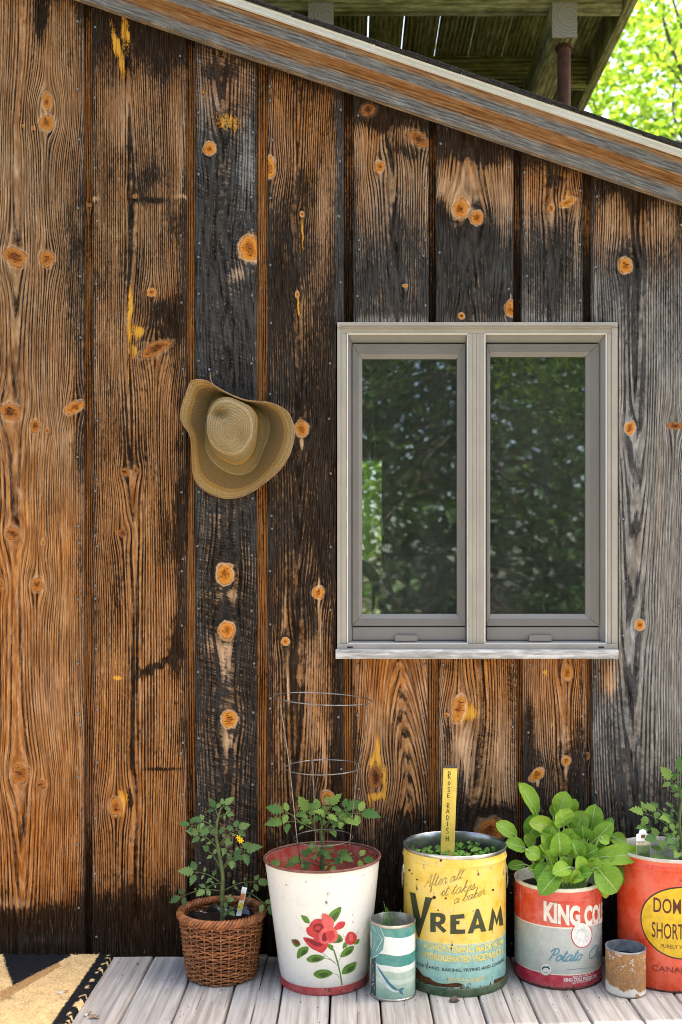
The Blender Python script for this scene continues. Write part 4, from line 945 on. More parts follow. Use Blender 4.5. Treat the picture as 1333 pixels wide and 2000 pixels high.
VP.poly('rust_patch', [(474, 1575), (495, 1590), (515, 1620), (540, 1640), (575, 1650), (600, 1672), (640, 1690), (700, 1698), (760, 1690), (800, 1692), (822, 1706), (790, 1722), (700, 1722), (620, 1712), (540, 1690), (490, 1665), (473, 1640)], mrust, .0008, 2)
VP.poly('rust_patch', [(1060, 1672), (1100, 1650), (1130, 1640), (1142, 1625), (1143, 1650), (1110, 1672), (1070, 1688)], mrust, .0008, 2)
for (x, y, r) in ((610, 1048, 14), (697, 1055, 8), (1050, 992, 9), (482, 915, 7), (425, 845, 9), (445, 870, 6), (465, 1120, 10), (660, 770, 10), (640, 1145, 6)):
    VP.poly('rust_spot', [(x + r * math.cos(a) * (1 + .3 * math.sin(3 * a + x)), y + r * math.sin(a)) for a in [k * .785 for k in range(8)]], mrust, .0007, 2)

# ---- red and silver crisp tin
KC = (.643, -.140); KH = .295
def k_R(z): return .1318
king = tag(empty('crisp_tin', (KC[0], KC[1], 0)), 'red and silver tin with a round white seal, holding bushy salad greens', 'tin')
cr, rd, sv, rd2 = (.78, .72, .58), (.62, .045, .018), (.40, .44, .42), (.47, .012, .045)
mk = paint('red_silver_print', rd, .26, .06, .35, .55, (.2, .08, .04), [(0, rd2), (.147, cr), (.153, sv), (.612, cr), (.622, rd)], KH, .02)
MB().lathe([(.02, .003), (.128, .003), (.1318, .006), (.1318, .10), (.1318, .255), (.1308, .258), (.1300, .262), (.1308, .266), (.1318, .269), (.1318, .288)], 80).build('body', mk, king, smooth=35)
MB().lathe([(.02, .0), (.1322, .0), (.1332, .004), (.1318, .007)], 80).build('base_seam', simple('rusted_seam', (.12, .05, .03), .6, .4, .3, .5, 60.0), king, smooth=40)
MB().lathe([(.1317, .286), (.1325, .290), (.1318, .296), (.1290, .297), (.1275, .292), (.1270, .22)], 80).build('rim', flat('cream_rim_enamel', (.74, .72, .60), .35), king, smooth=40)
MB().lathe([(.0005, .262), (.127, .260)], 40).build('soil', M['soil'], king)
KP = Pot(KC, k_R, king, (960, 1480, 3.574))
kcream, kblue, kwhite, kred = flat('cream_ink', (.80, .76, .66)), flat('steel_blue_ink', (.10, .27, .34)), flat('white_ink', (.78, .78, .74)), flat('red_ink', (.6, .03, .03))
KP.stroke('side_seam', [[(207, 905), (209, 1100), (209, 1250), (207, 1410)]], .0011, kcream)
t = KP.text('brand_lettering', 'KING COLE', 366, 1128, 800, 1130, 142, kcream, .05, sx=.60)
ell = lambda cx, cy, rx, ry, n=28: [(cx + rx * math.cos(2 * math.pi * k / n), cy + ry * math.sin(2 * math.pi * k / n)) for k in range(n)]
KP.poly('emblem_ring', ell(630, 1236, 74, 90), kred, .0006); KP.poly('emblem_disc', ell(630, 1236, 68, 84), kwhite, .0009)
for k in range(9):
    a = k * .7; KP.stroke('emblem_tint', [[(630 + 34 * math.cos(a) + 10 * math.cos(b * 2), 1236 + 44 * math.sin(a) + 12 * math.sin(b * 2 + k)) for b in (0, .6, 1.2, 1.8)]], .0012, flat('pale_blue_ink', (.35, .52, .55)) if k == 0 else bpy.data.materials['pale_blue_ink'], .0012)
script_text(KP, 'product_lettering', 'Potato', 392, 1412, 625, 1412, 42, .0040, kblue, .45); script_text(KP, 'product_lettering', 'Chips', 665, 1400, 800, 1385, 46, .0040, kblue, .45)
KP.poly('round_seal', ell(382, 1476, 41, 43), kwhite, .0007); KP.stroke('seal_ring', [ell(382, 1476, 38, 40) + [(420, 1476)]], .0009, navy, .0011)
KP.poly('seal_mark', [(352, 1472), (362, 1455), (402, 1455), (412, 1472), (402, 1482), (396, 1466), (368, 1466), (362, 1482)], flat('dark_green_ink', (.02, .10, .08)), .0011)
KP.stroke('seal_mark_line', [[(358, 1492), (382, 1500), (406, 1492)]], .0012, navy, .0011)
KP.stroke('print_smudge', [[(x, 1480 - (x - 522) * .09), (x + 9 + (x % 5), 1480 - (x + 9 - 522) * .09)] for x in range(524, 716, 15)], .0014, kblue)
KP.text('print_line', 'MANUFACTURED BY', 571, 1536, 692, 1513, 13, kwhite, .01)
KP.text('print_line', 'KING COLE FOODS, INC.', 506, 1560, 738, 1524, 24, kwhite, .03)
KP.text('print_line', 'SOUTH PORTLAND, ME.', 566, 1577, 696, 1553, 12, kwhite, .005)

# ---- big red shortening pail
DC = (.972, -.150); DH = .385
def d_R(z): return .1450
dom = tag(empty('red_pail', (DC[0], DC[1], 0)), 'orange-red tin pail with a big yellow oval label, growing a tomato', 'pail')
mdd = paint('red_print', (.72, .062, .014), .28, .07, .3, .5, (.18, .04, .02), None, 1.0, .02, .7)
MB().lathe([(.02, .003), (.141, .003), (.1450, .006), (.1450, .30), (.1450, .350), (.1440, .354), (.1468, .360), (.1440, .366), (.1450, .370), (.1450, .380)], 80).build('body', mdd, dom, smooth=35)
MB().lathe([(.02, 0), (.1452, 0), (.1460, .003), (.1450, .006)], 80).build('base_seam', bpy.data.materials['rusted_seam'], dom, smooth=40)
MB().lathe([(.1449, .378), (.1462, .381), (.1462, .386), (.1440, .388), (.1420, .385), (.1405, .375), (.1420, .365), (.1415, .28)], 80).build('rim', flat('worn_cream_rim', (.60, .56, .47), .45), dom, smooth=40)
MB().lathe([(.0005, .30), (.1415, .30)], 40).build('soil', M['soil'], dom)
DP = Pot(DC, d_R, dom); yel, brn = flat('label_yellow_oval', (.78, .47, .015), .35), flat('dark_brown_ink', (.10, .02, .012))
zc = .205; b_ = .102; oL = ray_surface(1254, 1800, DC, d_R)[0] * .145; sL = ray_surface(1277, 1790, DC, d_R)[0] * .145; mid = sL + .0825; th0 = mid / .145; a_ = mid - oL
def oval(ka): return [(th0 * .145 + (a_ + ka) * math.cos(2 * math.pi * k / 48), zc + (b_ + ka) * math.sin(2 * math.pi * k / 48)) for k in range(48)]
for nm, ka, mm, of in (('oval_border', .004, flat('black_ink', (.02, .012, .01), .35), .0006), ('oval_label', 0, yel, .0009)):
    P = oval(ka); wrap_mesh(nm, P, tessellate_polygon([[Vector((a, b, 0)) for a, b in P]]), d_R, of, mm, dom, .145)
def dtext(nm, body, s0, z0, w, h, mat, bold):
    V, F, tw, ch = text_flat(body, bold); wrap_mesh(nm, [(s0 + x * w / tw, z0 + y * h / ch) for x, y in V], F, d_R, .0012, mat, dom, .145)
s2 = mid - .0875
dtext('brand_lettering', 'DOMESTIC', sL, .232, 2 * (mid - sL), .043, brn, .010); dtext('brand_lettering', 'SHORTENING', s2, .158, 2 * (mid - s2), .045, brn, .010)
dtext('print_line', 'PURELY VEGETABLE', mid - .062, .130, .124, .011, brn, .0)
dtext('print_line', 'NET', mid - .012, .325, .022, .008, flat('faded_ink', (.20, .03, .015)), .0)
dtext('maker_line', 'CANADA PACKERS', -.085, .060, .25, .016, bpy.data.materials['faded_ink'], .0); DP.stroke('print_smudge', [[(x, .040 + .002 * math.sin(x * 900)), (x + .006, .041)] for x in (.0, .008, .017, .025, .034)], .004, bpy.data.materials['faded_ink'], .0009, None, False)

# ---- small rust-brown can
RC = (.8125, -.277); RH = .1316
def r_R(z): return .0572
rust = tag(empty('rusty_can', (RC[0], RC[1], 0), (0, 0, .3)), 'small rust-brown can with flaking white base, holding only soil', 'can')
mm = NT('flaking_rust_gold'); ob = mm.obj(); z = mm.sep(ob)[2]
n1 = mm.noise(ob, 60.0, 5.0, .65); n2 = mm.noise(ob, 22.0, 3.0)
base = mm.mix(mm.step(n1, .35, .65), (.36, .19, .075), (.20, .09, .03))
wm = mm.math('MAXIMUM', mm.step(mm.mad(mm.math('SUBTRACT', n2, .5), .10, z), .018, .030, 1.0, 0.0), mm.mul(mm.step(n1, .55, .59), mm.step(mm.math('ABSOLUTE', mm.math('SUBTRACT', z, .105)), .02, .04, 1.0, .35)))
c = mm.mix(wm, base, mm.mix(mm.step(n1, .55, .66), (.62, .58, .50), (.30, .16, .07)))
c = mm.mix(mm.step(z, .002, .008, .8, 0.0), c, (.16, .06, .02)); mm.bump(mm.add(n1, wm), .3, .002); mm.done(c, .6, .3)
MB().lathe([(.01, .001), (.055, .0), (.0578, .002), (.0572, .005), (.0572, .060), (.0572, .108), (.0579, .111), (.0572, .114), (.0572, .128)], 56).build('body', mm.m, rust, smooth=35)
MB().lathe([(.0571, .126), (.0582, .129), (.0578, .132), (.0560, .1315), (.0553, .128), (.0551, .09)], 56).build('rim', simple('dull_blue_grey_tin', (.36, .39, .42), .4, .4, .5, .4, 50.0), rust, smooth=40)
MB().lathe([(.0004, .100), (.03, .103), (.055, .098)], 32).build('soil', M['soil'], rust)

# ---- teal salmon can
SCc = (.131, -.290); SH = .215
def s_R(z): return .0654
salm = tag(empty('salmon_can', (SCc[0], SCc[1], 0)), 'narrow teal and white banded can with a printed fish and grass shoots', 'can')
te, wh, pg = (.022, .235, .205), (.72, .76, .71), (.42, .56, .46)
ms = paint('teal_white_print', te, .35, .0, .35, .45, (.3, .3, .2), [(0, (.30, .50, .40)), (.17, pg), (.24, (.55, .68, .6)), (.30, pg), (.40, wh), (.475, te), (.62, wh), (.845, te)], SH, 0, 1.2, 0.0, .10)
MB().lathe([(.01, .002), (.062, .001), (.0654, .006), (.0654, .10), (.0654, .209)], 64).build('body', ms, salm, smooth=35)
msteel = simple('can_seam_steel', (.45, .43, .38), .35, .5, .8, .35, 50.0)
MB().lathe([(.064, .0), (.0672, .0), (.0676, .005), (.0655, .007)], 64).build('base_seam', msteel, salm, smooth=40)
MB().lathe([(.0653, .207), (.0668, .210), (.0668, .2145), (.0645, .216), (.0630, .213), (.0628, .15)], 64).build('rim', msteel, salm, smooth=40)
MB().lathe([(.0004, .178), (.0628, .178)], 32).build('soil', simple('grey_dry_soil', (.16, .15, .13), .95, .1, 0, .4, 60.0), salm)
SP = Pot(SCc, s_R, salm, (690, 1480, 3.846))
slate, flap, ln_, fishb, fishw = flat('slate_print', (.05, .075, .085)), flat('grey_teal_flap', (.13, .30, .28)), flat('white_line_ink', (.75, .8, .78)), flat('fish_blue', (.06, .20, .25)), flat('fish_belly', (.62, .72, .68))
SP.poly('dark_side_panel', [(137, 1510), (172, 1500), (174, 1815), (150, 1800), (137, 1780)], slate, .0005)
SP.poly('torn_flap', [(140, 1265), (190, 1255), (212, 1280), (240, 1350), (228, 1440), (190, 1480), (140, 1508)], flap, .0008)
SP.stroke('flap_line', [[(190, 1255), (212, 1282), (240, 1352), (228, 1442), (188, 1482), (140, 1508)], [(150, 1262), (200, 1330), (222, 1362), (180, 1450)], [(145, 1330), (170, 1390), (150, 1440)]], .0013, ln_, .0012)
for k in range(14):
    rr = random.Random(k + 3); x, y = rr.uniform(142, 170), rr.uniform(1530, 1780); SP.poly('speck', ell(x, y, 2.6, 3.4, 6), ln_, .0008)
SP.poly('fish_body', [(180, 1555), (205, 1590), (240, 1640), (285, 1695), (335, 1738), (372, 1745), (330, 1762), (285, 1748), (240, 1710), (205, 1650), (186, 1600)], fishw, .0006, 3)
SP.poly('fish_back', [(180, 1555), (205, 1590), (240, 1640), (285, 1695), (335, 1738), (355, 1745), (310, 1742), (262, 1700), (222, 1640), (195, 1595)], fishb, .0009, 3)
SP.poly('fish_tail', [(338, 1742), (362, 1728), (386, 1726), (366, 1752), (378, 1783), (350, 1766)], fishb, .0009); SP.poly('fish_fin', [(252, 1655), (264, 1668), (262, 1685), (250, 1668)], fishb, .0009)
gs = tag(empty('grass_shoots', (SCc[0], SCc[1], .178)), 'thin green grass shoots sprouting in the narrow teal can', 'plant')
for k in range(13):
    rr = random.Random(k + 9); x, y = rr.uniform(-.035, .01), rr.uniform(-.045, .0); h = rr.uniform(.04, .08) if k else .10; lx = rr.uniform(-.02, .02)
    MB().tube(catmull([(x, y, 0), (x + lx * .3, y - .002, h * .5), (x + lx, y - .006, h)], 4), [.0024 * (1 - i / 9.5) for i in range(9)], 4).build('blade', M['seedling'], gs, smooth=60)

# ---- wicker basket
WC = (-.386, -.145); WH = .186
def b_R(z): return .100 + .024 * min(1, z / WH) ** .8
bask = tag(empty('wicker_basket', (WC[0], WC[1], 0)), 'brown wicker basket with braided rim holding a flowering tomato plant', 'basket')
mwk = NT('brown_willow'); wn_ = mwk.noise(mwk.scale(mwk.obj(), (70, 70, 160)), 1.0, 3.0)
wrn = mwk.math('FRACT', mwk.add(mwk.rand(), mwk.node('ShaderNodeNewGeometry').outputs['Random Per Island']))
wc = mwk.mix(mwk.step(mwk.mad(mwk.math('SUBTRACT', wrn, .5), .5, wn_), .25, .75), (.37, .130, .042), (.16, .053, .018)); M['willow'] = mwk.done(wc, .42, .45)
mwk2 = NT('pale_willow'); M['willow2'] = mwk2.done(mwk2.mix(mwk2.step(mwk2.noise(mwk2.obj(), 60.0, 3.0), .3, .7), (.50, .25, .11), (.32, .13, .05)), .42, .45)
NS = 30; rows = 27
for j in range(rows):
    z = .006 + j * (WH - .012) / (rows - 1); rr = random.Random(j); pts = []
    n = NS * 6
    for i in range(n):
        a = 2 * math.pi * i / n
        ph = math.cos(a * NS / 2 + (math.pi if j % 2 else 0))
        pts.append(((b_R(z) + .0042 * ph) * math.cos(a), (b_R(z) + .0042 * ph) * math.sin(a), z + .0015 * math.sin(a * 5 + j * 2.1) + .0009 * math.sin(a * 13 + j)))
    MB().tube(pts, .0030 + rr.uniform(-.0003, .0004), 6, closed=True).build('weaver', M['willow'], bask, smooth=70)
for i in range(NS):
    a = 2 * math.pi * (i + .5) / NS
    a = 2 * math.pi * i / NS
    MB().tube([((b_R(z)) * math.cos(a), (b_R(z)) * math.sin(a), z) for z in np.linspace(.001, WH, 10)], .0026, 6).build('stake', M['willow2'], bask, smooth=70)
for k in range(4):
    pts = []
    for i in range(200):
        a = 2 * math.pi * i / 200; ph = a * 17 + k * math.pi / 2
        r = .1255 + .0075 * math.cos(ph); pts.append((r * math.cos(a), r * math.sin(a), WH + .004 + .0085 * math.sin(ph)))
    MB().tube(pts, .0052, 6, closed=True).build('rim_braid', M['willow'], bask, smooth=70)
MB().lathe([(.001, .004), (.098, .004)], 24).build('base', M['willow'], bask)
MB().lathe([(.0005, .165), (.116, .158)], 32).build('soil', M['soil'], bask)
lin = MB(); P = []
for q in range(6):
    row = []
    for i in range(60):
        a = 2 * math.pi * i / 60; rr = .117 - .004 * math.sin(a * 9 + q) - .003 * q; row.append((rr * math.cos(a), rr * math.sin(a), .158 + .014 * (1 - abs(q - 2) / 3) * (1 + .7 * math.sin(a * 7 + q * .4) + .4 * math.sin(a * 17))))
    P.append(row)
lin.grid(P, True).build('plastic_liner', simple('black_plastic', (.02, .02, .022), .22, .6), bask, smooth=60)

# ------------------------------------------------------------------ plants
def add_luv(me, luv):
    a = me.attributes.new('luv', 'FLOAT_VECTOR', 'POINT'); a.data.foreach_set('vector', np.array(luv, np.float32).ravel())
LEAFLET = []   # lobed outline of a tomato leaflet: half width along its length
for (l, w) in ((0, .03), (.08, .16), (.17, .30), (.24, .20), (.34, .38), (.42, .25), (.54, .34), (.62, .20), (.74, .22), (.84, .10), (1.0, 0.0)): LEAFLET.append((l, w))
def leaflet(mb, base, d, up, L, rng, wide=1.0):
    """one lobed leaflet, folded along its midrib and drooping"""
    d = d.normalized(); s = d.cross(up); s = s.normalized() if s.length > 1e-5 else d.orthogonal().normalized(); n = s.cross(d).normalized()
    droop = rng.uniform(.1, .45); fold = rng.uniform(.1, .35); n0 = len(mb.v); tw = rng.uniform(-.15, .15)
    for (l, w) in LEAFLET:
        c = base + d * (l * L) - n * (droop * L * l * l)
        ww = w * L * wide * rng.uniform(.88, 1.1)
        mb.v += [tuple(c + s * ww + n * (fold * ww + tw * ww)), tuple(c), tuple(c - s * ww + n * (fold * ww - tw * ww))]
    for i in range(len(LEAFLET) - 1):
        a = n0 + 3 * i
        mb.f += [(a, a + 1, a + 4, a + 3), (a + 1, a + 2, a + 5, a + 4)]; mb.mi += [0, 0]
def tomato_leaf(parent, base, tip, n, size, rng, mat, up=Vector((0, -.75, .65))):
    """compound leaf: stalk with pairs of leaflets and one at its end"""
    base, tip = Vector(base), Vector(tip); mb = MB()
    ax = tip - base; L = ax.length; mid = base.lerp(tip, .5) + Vector((0, 0, .10 * L))
    C = catmull([base, mid, tip], 5)
    mb.cur = 1; mb.tube(C, [max(.0007, .0019 * (1 - .6 * i / (len(C) - 1))) for i in range(len(C))], 5); mb.cur = 0
    d = (C[-1] - C[-3]).normalized(); U = (up + Vector((rng.uniform(-.3, .3), rng.uniform(-.2, .2), rng.uniform(-.2, .2)))).normalized()
    leaflet(mb, C[-1], d, U, size * 1.15, rng)
    for k in range(n):
        f = .94 - .78 * (k + .35) / max(1, n); i = f * (len(C) - 1); p = C[int(i)].lerp(C[min(len(C) - 1, int(i) + 1)], i % 1)
        t = (C[min(len(C) - 1, int(i) + 1)] - C[int(i)]).normalized(); s = t.cross(U).normalized(); sz = size * (1.0 - .18 * k) * rng.uniform(.8, 1.1)
        for sg in (-1, 1):
            dd = (s * sg + t * rng.uniform(.25, .7) + Vector((0, 0, rng.uniform(-.3, .15)))).normalized()
            mb.cur = 1; mb.tube([p, p + dd * sz * .22], .0007, 4); mb.cur = 0
            leaflet(mb, p + dd * sz * .2, dd, U, sz * (.8 if k % 2 == 0 else .5), rng)
    return mb.build('leaf', [mat, M['tomato_stem']], parent, smooth=180)
def tomato(name, label, crop, stem, srad, leaves, d0, seed, mat, size, group='potted tomato plants'):
    """stem and leaves traced from the photo; each point may carry a depth offset"""
    ox, oy, f = crop; rng = random.Random(seed)
    w = lambda p: W(ox + p[0] / f, oy + p[1] / f, d0 + (p[2] if len(p) > 2 else 0))
    base = w(stem[0]); root = tag(empty(name, base), label, 'plant', group)
    C = catmull([w(p) - base for p in stem], 5)
    MB().tube(C, [srad * (1 - .7 * i / (len(C) - 1)) for i in range(len(C))], 8).build('stem', M['tomato_stem'], root, smooth=60)
    for (b, t, n, sc) in leaves: tomato_leaf(root, w(b) - base, w(t) - base, n, size * sc, rng, mat)
    return root
c2 = (330, 1500, 3.1)
tb = tomato('tomato_plant', 'tall thin tomato plant with small yellow flower in the wicker basket', c2, [(325, 930), (325, 760), (326, 640), (306, 520), (290, 430), (290, 350), (305, 280), (318, 240)], .0075, [
    ((322, 700), (150, 630, -.03), 3, 1.05), ((332, 610), (470, 500, -.03), 3, 1.15), ((330, 600), (400, 545, -.06), 2, .9), ((298, 490), (180, 400, -.02), 3, .85), ((290, 420), (125, 345, -.01), 3, .75), ((288, 380), (200, 320, -.03), 2, .8),
    ((300, 300), (278, 238), 1, .7), ((312, 262), (340, 222), 1, .75), ((305, 300), (355, 282, -.02), 1, .6), ((290, 370), (240, 372, -.04), 2, .7), ((300, 470), (425, 365, .02), 3, .85), ((292, 400), (350, 365, -.04), 2, .7), ((318, 560), (350, 470, -.05), 2, .75),
    ((325, 745), (70, 782, -.02), 3, .8), ((328, 745), (540, 690, .0), 3, .85), ((420, 742), (600, 838, -.05), 2, .9), ((326, 880), (372, 872, -.06), 1, .6), ((327, 850), (362, 800, -.05), 1, .65), ((322, 700), (215, 740, -.06), 2, .7), ((326, 640), (240, 500, -.05), 1, .6)], WC[1], 4, M['tomato_leaf_blue'], .040)
fl = empty('flower', parent=tb); bw = W(330 + 437 / 3.1, 1500 + 437 / 3.1, WC[1] - .05) - tb.location
my = simple('yellow_petal', (.80, .55, .01), .5); mfb = MB()
for k in range(6):
    a = k * math.pi / 3; d = Vector((math.cos(a), -.35, math.sin(a) - .2)).normalized(); s = d.cross(Vector((0, -1, .2))).normalized()
    mfb.face([bw, bw + d * .006 + s * .0024, bw + d * .012, bw + d * .006 - s * .0024])
    b2 = bw + Vector((-.007, .004, .008)); mfb.face([b2, b2 + d * .005 + s * .002, b2 + d * .011, b2 + d * .005 - s * .002])
mfb.build('petals', my, fl)
MB().tube([bw, bw + Vector((.002, -.010, -.004))], [.0028, .0012], 6).build('anther', my, fl)
MB().tube(catmull([W(330 + 318 / 3.1, 1500 + 470 / 3.1, WC[1]) - tb.location, W(330 + 380 / 3.1, 1500 + 395 / 3.1, WC[1] - .03) - tb.location, bw], 4), .0010, 5).build('stalk', M['tomato_stem'], fl)
tomato('tomato_plant', 'bushy young tomato plant inside the wire cage of the rose bin', c2, [(930, 640), (932, 540), (930, 440), (925, 380), (932, 320)], .0085, [
    ((912, 392), (690, 325, -.05), 2, 1.1), ((800, 335, -.03), (690, 262, -.05), 1, 1.05), ((885, 375), (840, 260, -.02), 3, 1.1), ((880, 350), (860, 310, -.06), 2, .8), ((930, 330), (985, 225), 2, .95), ((930, 340), (955, 275, -.06), 3, .95), ((940, 372), (1080, 245, -.02), 3, 1.05),
    ((1000, 330), (1170, 275, -.06), 2, 1.2), ((960, 380), (1075, 325, -.07), 2, .95), ((935, 400), (985, 383, -.06), 0, .7), ((925, 350), (905, 250, .02), 2, .8), ((935, 345), (1030, 300, .0), 2, .9),
    ((930, 540), (1040, 530, -.05), 2, .9), ((960, 560), (1180, 550, -.02), 3, .9), ((928, 560), (870, 510, -.03), 1, .7), ((925, 580), (815, 555, -.02), 1, 1.0), ((925, 600), (760, 580, -.05), 1, .6), ((925, 600), (675, 575, -.04), 0, .8), ((930, 590), (985, 600, -.07), 1, .6), ((930, 470), (950, 500, -.05), 1, .7), ((925, 500), (880, 470, -.05), 1, .6)], BC[1], 8, M['tomato_leaf'], .043)
c4 = (960, 1480, 3.574)
tomato('tomato_plant', 'tomato plant reaching past the white tag in the red pail', c4, [(1330, 760), (1322, 600), (1312, 440), (1330, 300), (1350, 200)], .008, [
    ((1312, 560), (1060, 385, -.04), 3, 1.0), ((1314, 480), (1150, 360, -.02), 3, 1.0), ((1316, 640), (1090, 500, -.05), 2, .9), ((1316, 640), (1150, 560, -.08), 2, 1.0), ((1320, 660), (1180, 680, -.08), 2, .9), ((1312, 430), (1250, 340, -.02), 1, .5), ((1330, 310), (1250, 150), 2, 1.0), ((1330, 300), (1310, 230, -.03), 3, .9),
    ((1318, 560), (1240, 440, -.06), 3, 1.0), ((1318, 620), (1270, 570, -.09), 3, .9), ((1325, 660), (1300, 660, -.1), 2, .8), ((1320, 560), (1400, 420), 3, 1.0), ((1320, 620), (1420, 560), 3, 1.0), ((1335, 320), (1420, 260), 3, 1.0), ((1345, 230), (1330, 100), 2, 1.0), ((1345, 230), (1400, 120), 2, 1.0)], DC[1], 15, M['tomato_leaf'], .042)

# salad greens
def spoon_leaf(parent, base, b, t, w, rng, mat, bend=.25):
    """spoon-shaped blade on a pale stalk that rises from base"""
    ax = t - b; L = ax.length; d = ax.normalized(); vw = Vector((rng.uniform(-.25, .25), -.72, .62 + rng.uniform(-.2, .2)))
    s = d.cross(vw).normalized(); n = s.cross(d).normalized(); nl, nw = 12, 8
    P = []; luv = []; ph = rng.uniform(0, 6); tw = rng.uniform(-.12, .12); cup = rng.uniform(.10, .5)
    for i in range(nl + 1):
        l = i / nl; prof = (math.sin(math.pi * min(1, l ** 1.15 * .99 + .008)) ** .55) * (1 if l < 1 else .02)
        hw = w / 2 * prof; row = []
        c = b + d * (l * L) - n * (bend * L * (l - .35) ** 2 * 1.3)
        for j in range(nw + 1):
            a = -1 + 2 * j / nw
            row.append(c + s * (a * hw) + n * (cup * hw * a * a + tw * a * hw + .012 * L * math.sin(ph + l * 9 + a * 4) * abs(a) + .018 * w * math.cos(l * 22 - abs(a) * 3.0) * (.3 + abs(a)) ))
            luv.append((a, l, ph))
        P.append(row)
    mb = MB(); mb.grid(P); me = mb.mesh('leaf', mat, 180); add_luv(me, luv); o = link(bpy.data.objects.new('leaf', me), parent)
    st = catmull([base, base.lerp(b, .55) + Vector((0, 0, .012)), b, b.lerp(t, .45) - n * .0008, b.lerp(t, .85) - n * (bend * L * .3)], 5)
    MB().tube(st, [max(.0006, .0034 * (1 - i / (len(st) - 1)) ** .7) for i in range(len(st))], 6).build('stalk', M['petiole'], o, smooth=60)
    return o
root = W(960 + 520 / 3.574, 1480 + 850 / 3.574, KC[1]); root.z = .262
greens = tag(empty('salad_greens', root), 'bushy bright green salad plant with spoon-shaped leaves in the crisp tin', 'plant')
G = [(320, 410, 212, 172, 108, .06), (470, 400, 522, 238, 112, .06), (550, 390, 585, 288, 76, .07), (432, 410, 434, 318, 44, .07), (505, 485, 492, 362, 150, .0), (690, 520, 728, 330, 112, .04), (585, 525, 645, 372, 110, .04), (185, 562, 48, 448, 92, .02), (262, 570, 330, 398, 120, .05), (245, 640, 108, 585, 84, -.02),
     (470, 510, 275, 440, 100, -.01), (480, 695, 478, 528, 128, -.09), (405, 595, 425, 480, 96, -.03), (560, 610, 575, 532, 90, -.03), (600, 705, 575, 575, 92, -.08), (640, 570, 640, 485, 105, -.02), (690, 610, 845, 455, 96, -.01), (770, 570, 838, 420, 66, .03), (825, 560, 948, 578, 80, .01), (755, 555, 822, 592, 60, -.05),
     (690, 710, 1085, 655, 118, -.06), (730, 765, 890, 935, 150, -.10), (870, 760, 945, 875, 80, -.04), (240, 745, 122, 752, 62, -.02), (240, 640, 338, 690, 88, -.07), (385, 665, 350, 610, 66, -.06), (345, 765, 298, 715, 62, -.05), (410, 735, 318, 855, 88, -.09), (480, 800, 338, 940, 116, -.13), (555, 765, 440, 795, 88, -.12), (515, 870, 535, 800, 56, -.11), (585, 868, 588, 795, 70, -.11),
     (610, 770, 640, 665, 60, -.06), (770, 900, 805, 972, 54, -.09), (660, 640, 600, 555, 90, .02), (560, 480, 545, 400, 90, .05), (360, 520, 330, 440, 90, .02), (300, 620, 240, 540, 80, .02), (720, 640, 790, 540, 90, .0), (780, 700, 960, 690, 90, -.02), (450, 760, 400, 650, 70, -.08),
     (520, 820, 500, 700, 90, -.09), (600, 830, 700, 790, 80, -.11), (640, 800, 610, 700, 80, -.10), (430, 830, 400, 760, 80, -.10), (560, 700, 640, 600, 90, -.06), (690, 780, 760, 720, 80, -.08), (380, 700, 300, 640, 84, -.05), (500, 620, 560, 500, 100, -.03), (400, 640, 360, 540, 96, -.04), (740, 720, 860, 640, 84, -.05), (330, 800, 270, 770, 60, -.08), (560, 860, 640, 840, 60, -.12), (640, 700, 740, 630, 100, -.06)]
for k, (bx, by, tx, ty, w_, dd) in enumerate(G):
    rng = random.Random(k + 70)
    b = W(960 + bx / 3.574, 1480 + by / 3.574, KC[1] + dd) - root; t = W(960 + tx / 3.574, 1480 + ty / 3.574, KC[1] + dd * 1.15 - .015) - root
    bs = Vector((max(-.07, min(.07, b.x * .45)), max(-.08, min(.06, dd * .7)), .0))
    spoon_leaf(greens, bs, b, t, w_ / 3.574 * 3.0 / FPX * 1.3, rng, M['greens_yellow'] if k in (33, 10) else M['greens'], .28 if ty < by else .4)

# radish seedlings: a low dense mass of tiny leaves
rs = np.random.RandomState(3)
def scatter(name, C, D, S, base, faces, mat, parent=None, rs=rs, tilt=1.0):
    """many copies of one small leaf: centres C, preferred normals D, sizes S"""
    n = len(C); base = np.asarray(base, float); k = len(base)
    D = D + rs.normal(0, .45 * tilt, (n, 3)); D /= np.linalg.norm(D, axis=1, keepdims=True) + 1e-9
    r = rs.normal(0, 1, (n, 3)); T = np.cross(D, r); T /= np.linalg.norm(T, axis=1, keepdims=True) + 1e-9; B = np.cross(D, T)
    V = C[:, None, :] + S[:, None, None] * (base[None, :, 0:1] * T[:, None, :] + base[None, :, 1:2] * B[:, None, :] + base[None, :, 2:3] * D[:, None, :])
    F = (np.asarray(faces)[None] + (np.arange(n) * k)[:, None, None]).reshape(-1, len(faces[0]))
    return link(bpy.data.objects.new(name, np_mesh(name, V.reshape(-1, 3), F, mat)), parent)
ROUND = [(0, 0, 0), (.35, .32, .10), (.42, .7, .12), (0, 1.0, 0), (-.42, .7, .12), (-.35, .32, .10), (0, .5, .0)]
ROUNDF = [(0, 1, 2, 6), (6, 2, 3, 3), (0, 6, 4, 5), (6, 3, 4, 4)]
ROUNDF = [(0, 1, 6), (1, 2, 6), (2, 3, 6), (3, 4, 6), (4, 5, 6), (5, 0, 6)]
n = 520; a = rs.rand(n) * 6.283; r = .138 * np.sqrt(rs.rand(n)); keepm = (r * np.sin(a) < .02) | (rs.rand(n) < .55); a, r = a[keepm], r[keepm]
Cc = np.stack([r * np.cos(a), r * np.sin(a), rs.uniform(.004, .030, len(a)) + .004], 1)
rad = tag(scatter('radish_seedlings', Cc, np.tile([0, -.2, 1.0], (len(a), 1)), rs.uniform(.013, .021, len(a)), ROUND, ROUNDF, M['seedling']), 'low mat of tiny green radish seedlings in the yellow and blue tin', 'seedlings', kind='stuff')
